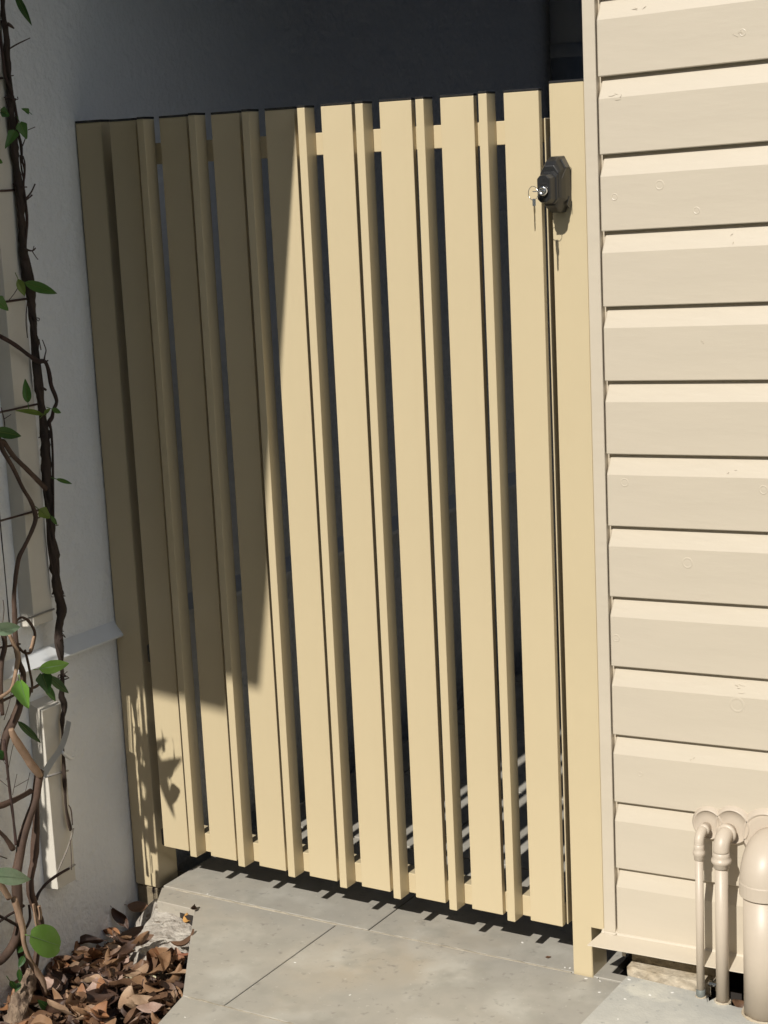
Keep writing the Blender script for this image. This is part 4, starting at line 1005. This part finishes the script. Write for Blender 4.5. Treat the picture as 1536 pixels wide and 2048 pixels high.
while count < 235 and tries < 3000:
    tries += 1
    y = rl.uniform(-0.62, -0.10) if rl.random() < .9 else rl.uniform(-1.0, -0.6)
    x = rl.uniform(-0.09, bed_limit(y) - .012)
    dh = inside(x, y, HP_)
    if dh > -0.014 and (dh > 0.02 or rl.random() < .85): continue       # mortar stays mostly bare
    if y > -0.2 and x < -0.02 and rl.random() < .6: continue
    if y < -0.62 and rl.random() < .5: continue
    if x < 0.07 and y < -0.40 and rl.random() < .7: continue
    k = rl.choices(range(6), (6, 4, 6, 2, 2.2, 2))[0]
    o = bpy.data.objects.new('dry_leaf', metas[rl.randrange(12)])
    COL.objects.link(o)
    o.location = (x, y, ground_z(x, y) + rl.uniform(.002, .030) + (0.03 if dh > -0.02 else 0))
    o.rotation_euler = (rl.gauss(0, .45), rl.gauss(0, .35), rl.uniform(0, 6.28))
    s = rl.uniform(.62, 1.18); o.scale = (s, s * rl.uniform(.8, 1.2), s)
    o.material_slots[0].link = 'OBJECT'; o.material_slots[0].material = M['dry'][k]
    lim = bed_limit(y)
    zone = ('under the trunk of the vine' if x < 0.06 and y < -0.38 else 'against the rendered wall' if x < -0.03 else 'on the rough mortar by the paving corner' if y > -0.30
            else 'touching the cut edge of the paving' if x > lim - 0.06 else 'nearest the camera in the litter' if y < -0.42 else 'in the middle of the litter bed')
    pose = 'small ' if s < .87 else 'large ' if s > 1.05 else ''
    bend = ('flat lying', 'gently curled', 'tightly curled')[POSE[o.data.name]]
    tag(o, '%s%s %s dead leaf %s' % (pose, bend, names[k], zone), 'leaf', 'dead leaves littering the garden bed')
    count += 1
def single(loc, rot, s, m, label, mesh=0):
    o = bpy.data.objects.new('dry_leaf', metas[mesh]); COL.objects.link(o)
    o.location = loc; o.rotation_euler = rot; o.scale = s if isinstance(s, tuple) else (s, s, s)
    o.material_slots[0].link = 'OBJECT'; o.material_slots[0].material = m
    return tag(o, label, 'leaf')
single((0.1736, -0.315, -0.128), (.5, .2, 1.0), (.95, 1.5, .95), M['cream'], 'cream white crumpled dead leaf standing out in the brown litter', 3)
single((0.108, -0.085, -0.112), (.3, -.2, 2.4), (.45, .7, .45), M['orange'], 'small bright orange dead leaf on the rough mortar', 5)
single((0.223, -0.236, -0.100), (-.25, .15, 1.2), (1.0, 1.0, .4), M['red'], 'brick red dead leaf against the edge of the paving', 7)
single((0.262, -0.300, -0.104), (-.2, .1, 1.0), (1.0, 1.0, .4), M['dry'][3], 'long flat buff dead leaf along the cut edge of the paving', 1)
single((0.165, -0.250, -0.108), (.4, .3, 1.9), (1.0, 1.15, .6), M['dry'][4], 'broad tan dead leaf with a pointed tip below the mortar', 2)
single((-0.075, -0.02, -0.150), (.5, .2, .6), (.9, 1.2, .9), M['dry'][0], 'single brown dead leaf below the hinge side post', 4)
single((0.121, -0.083, -0.086), (1.2, .3, 1.9), (.5, .5, .5), M['dry'][2], 'small dark dead leaf standing against the paver corner', 9)
single((-0.080, -0.075, -0.150), (1.2, .9, .2), (.8, .8, .8), M['dry'][2], 'nearly black dead leaf leaning on the rendered wall', 6)
single((1.262, -0.026, -0.068), (.5, .2, .4), (.5, .8, .6), M['dry'][0], 'brown dead leaf in the dark gap beside the fat waste pipe', 3)
single((1.222, -0.012, -0.066), (.3, .6, 1.4), (.4, .5, .5), M['dry'][4], 'rust coloured dead leaf scrap between the thin and medium pipes', 8)
single((0.8663, 0.0350, -0.0915), (0, 0, .6), (.16, .3, .1), M['dry'][0], 'tiny brown leaf fragment on the paver near the right post', 6)
bm = bmesh.new()                                             # specks of white grit
for (x, y, z) in [(0.7937, 0.0719, -0.092), (0.9649, -0.0119, -0.092), (0.9917, -0.01, -0.092), (1.0086, -0.0502, -0.092), (1.0626, -0.0405, -0.06), (0.389, -0.4561, -0.092), (0.395, -0.4561, -0.092), (0.099, -0.0035, -0.092), (0.1084, -0.0075, -0.092), (0.4447, -0.1891, -0.092), (1.1181, -0.0791, -0.06), (1.0852, -0.1114, -0.06), (1.1031, -0.1825, -0.06), (0.982, 0.0, -0.092), (1.1495, -0.0536, -0.06), (0.9117, 0.0115, -0.092), (0.9209, 0.0137, -0.092), (0.6093, -0.2549, -0.092)]:
    r = bmesh.ops.create_icosphere(bm, subdivisions=1, radius=rl.uniform(.0013, .0028), matrix=Matrix.Translation((x, y, z)) @ Matrix.Rotation(rl.uniform(0, 3), 4, 'Z') @ Matrix.Diagonal((1.6, 1, .45, 1)))
tag(put('white_grit', bm, M['chip']), kind='stuff')
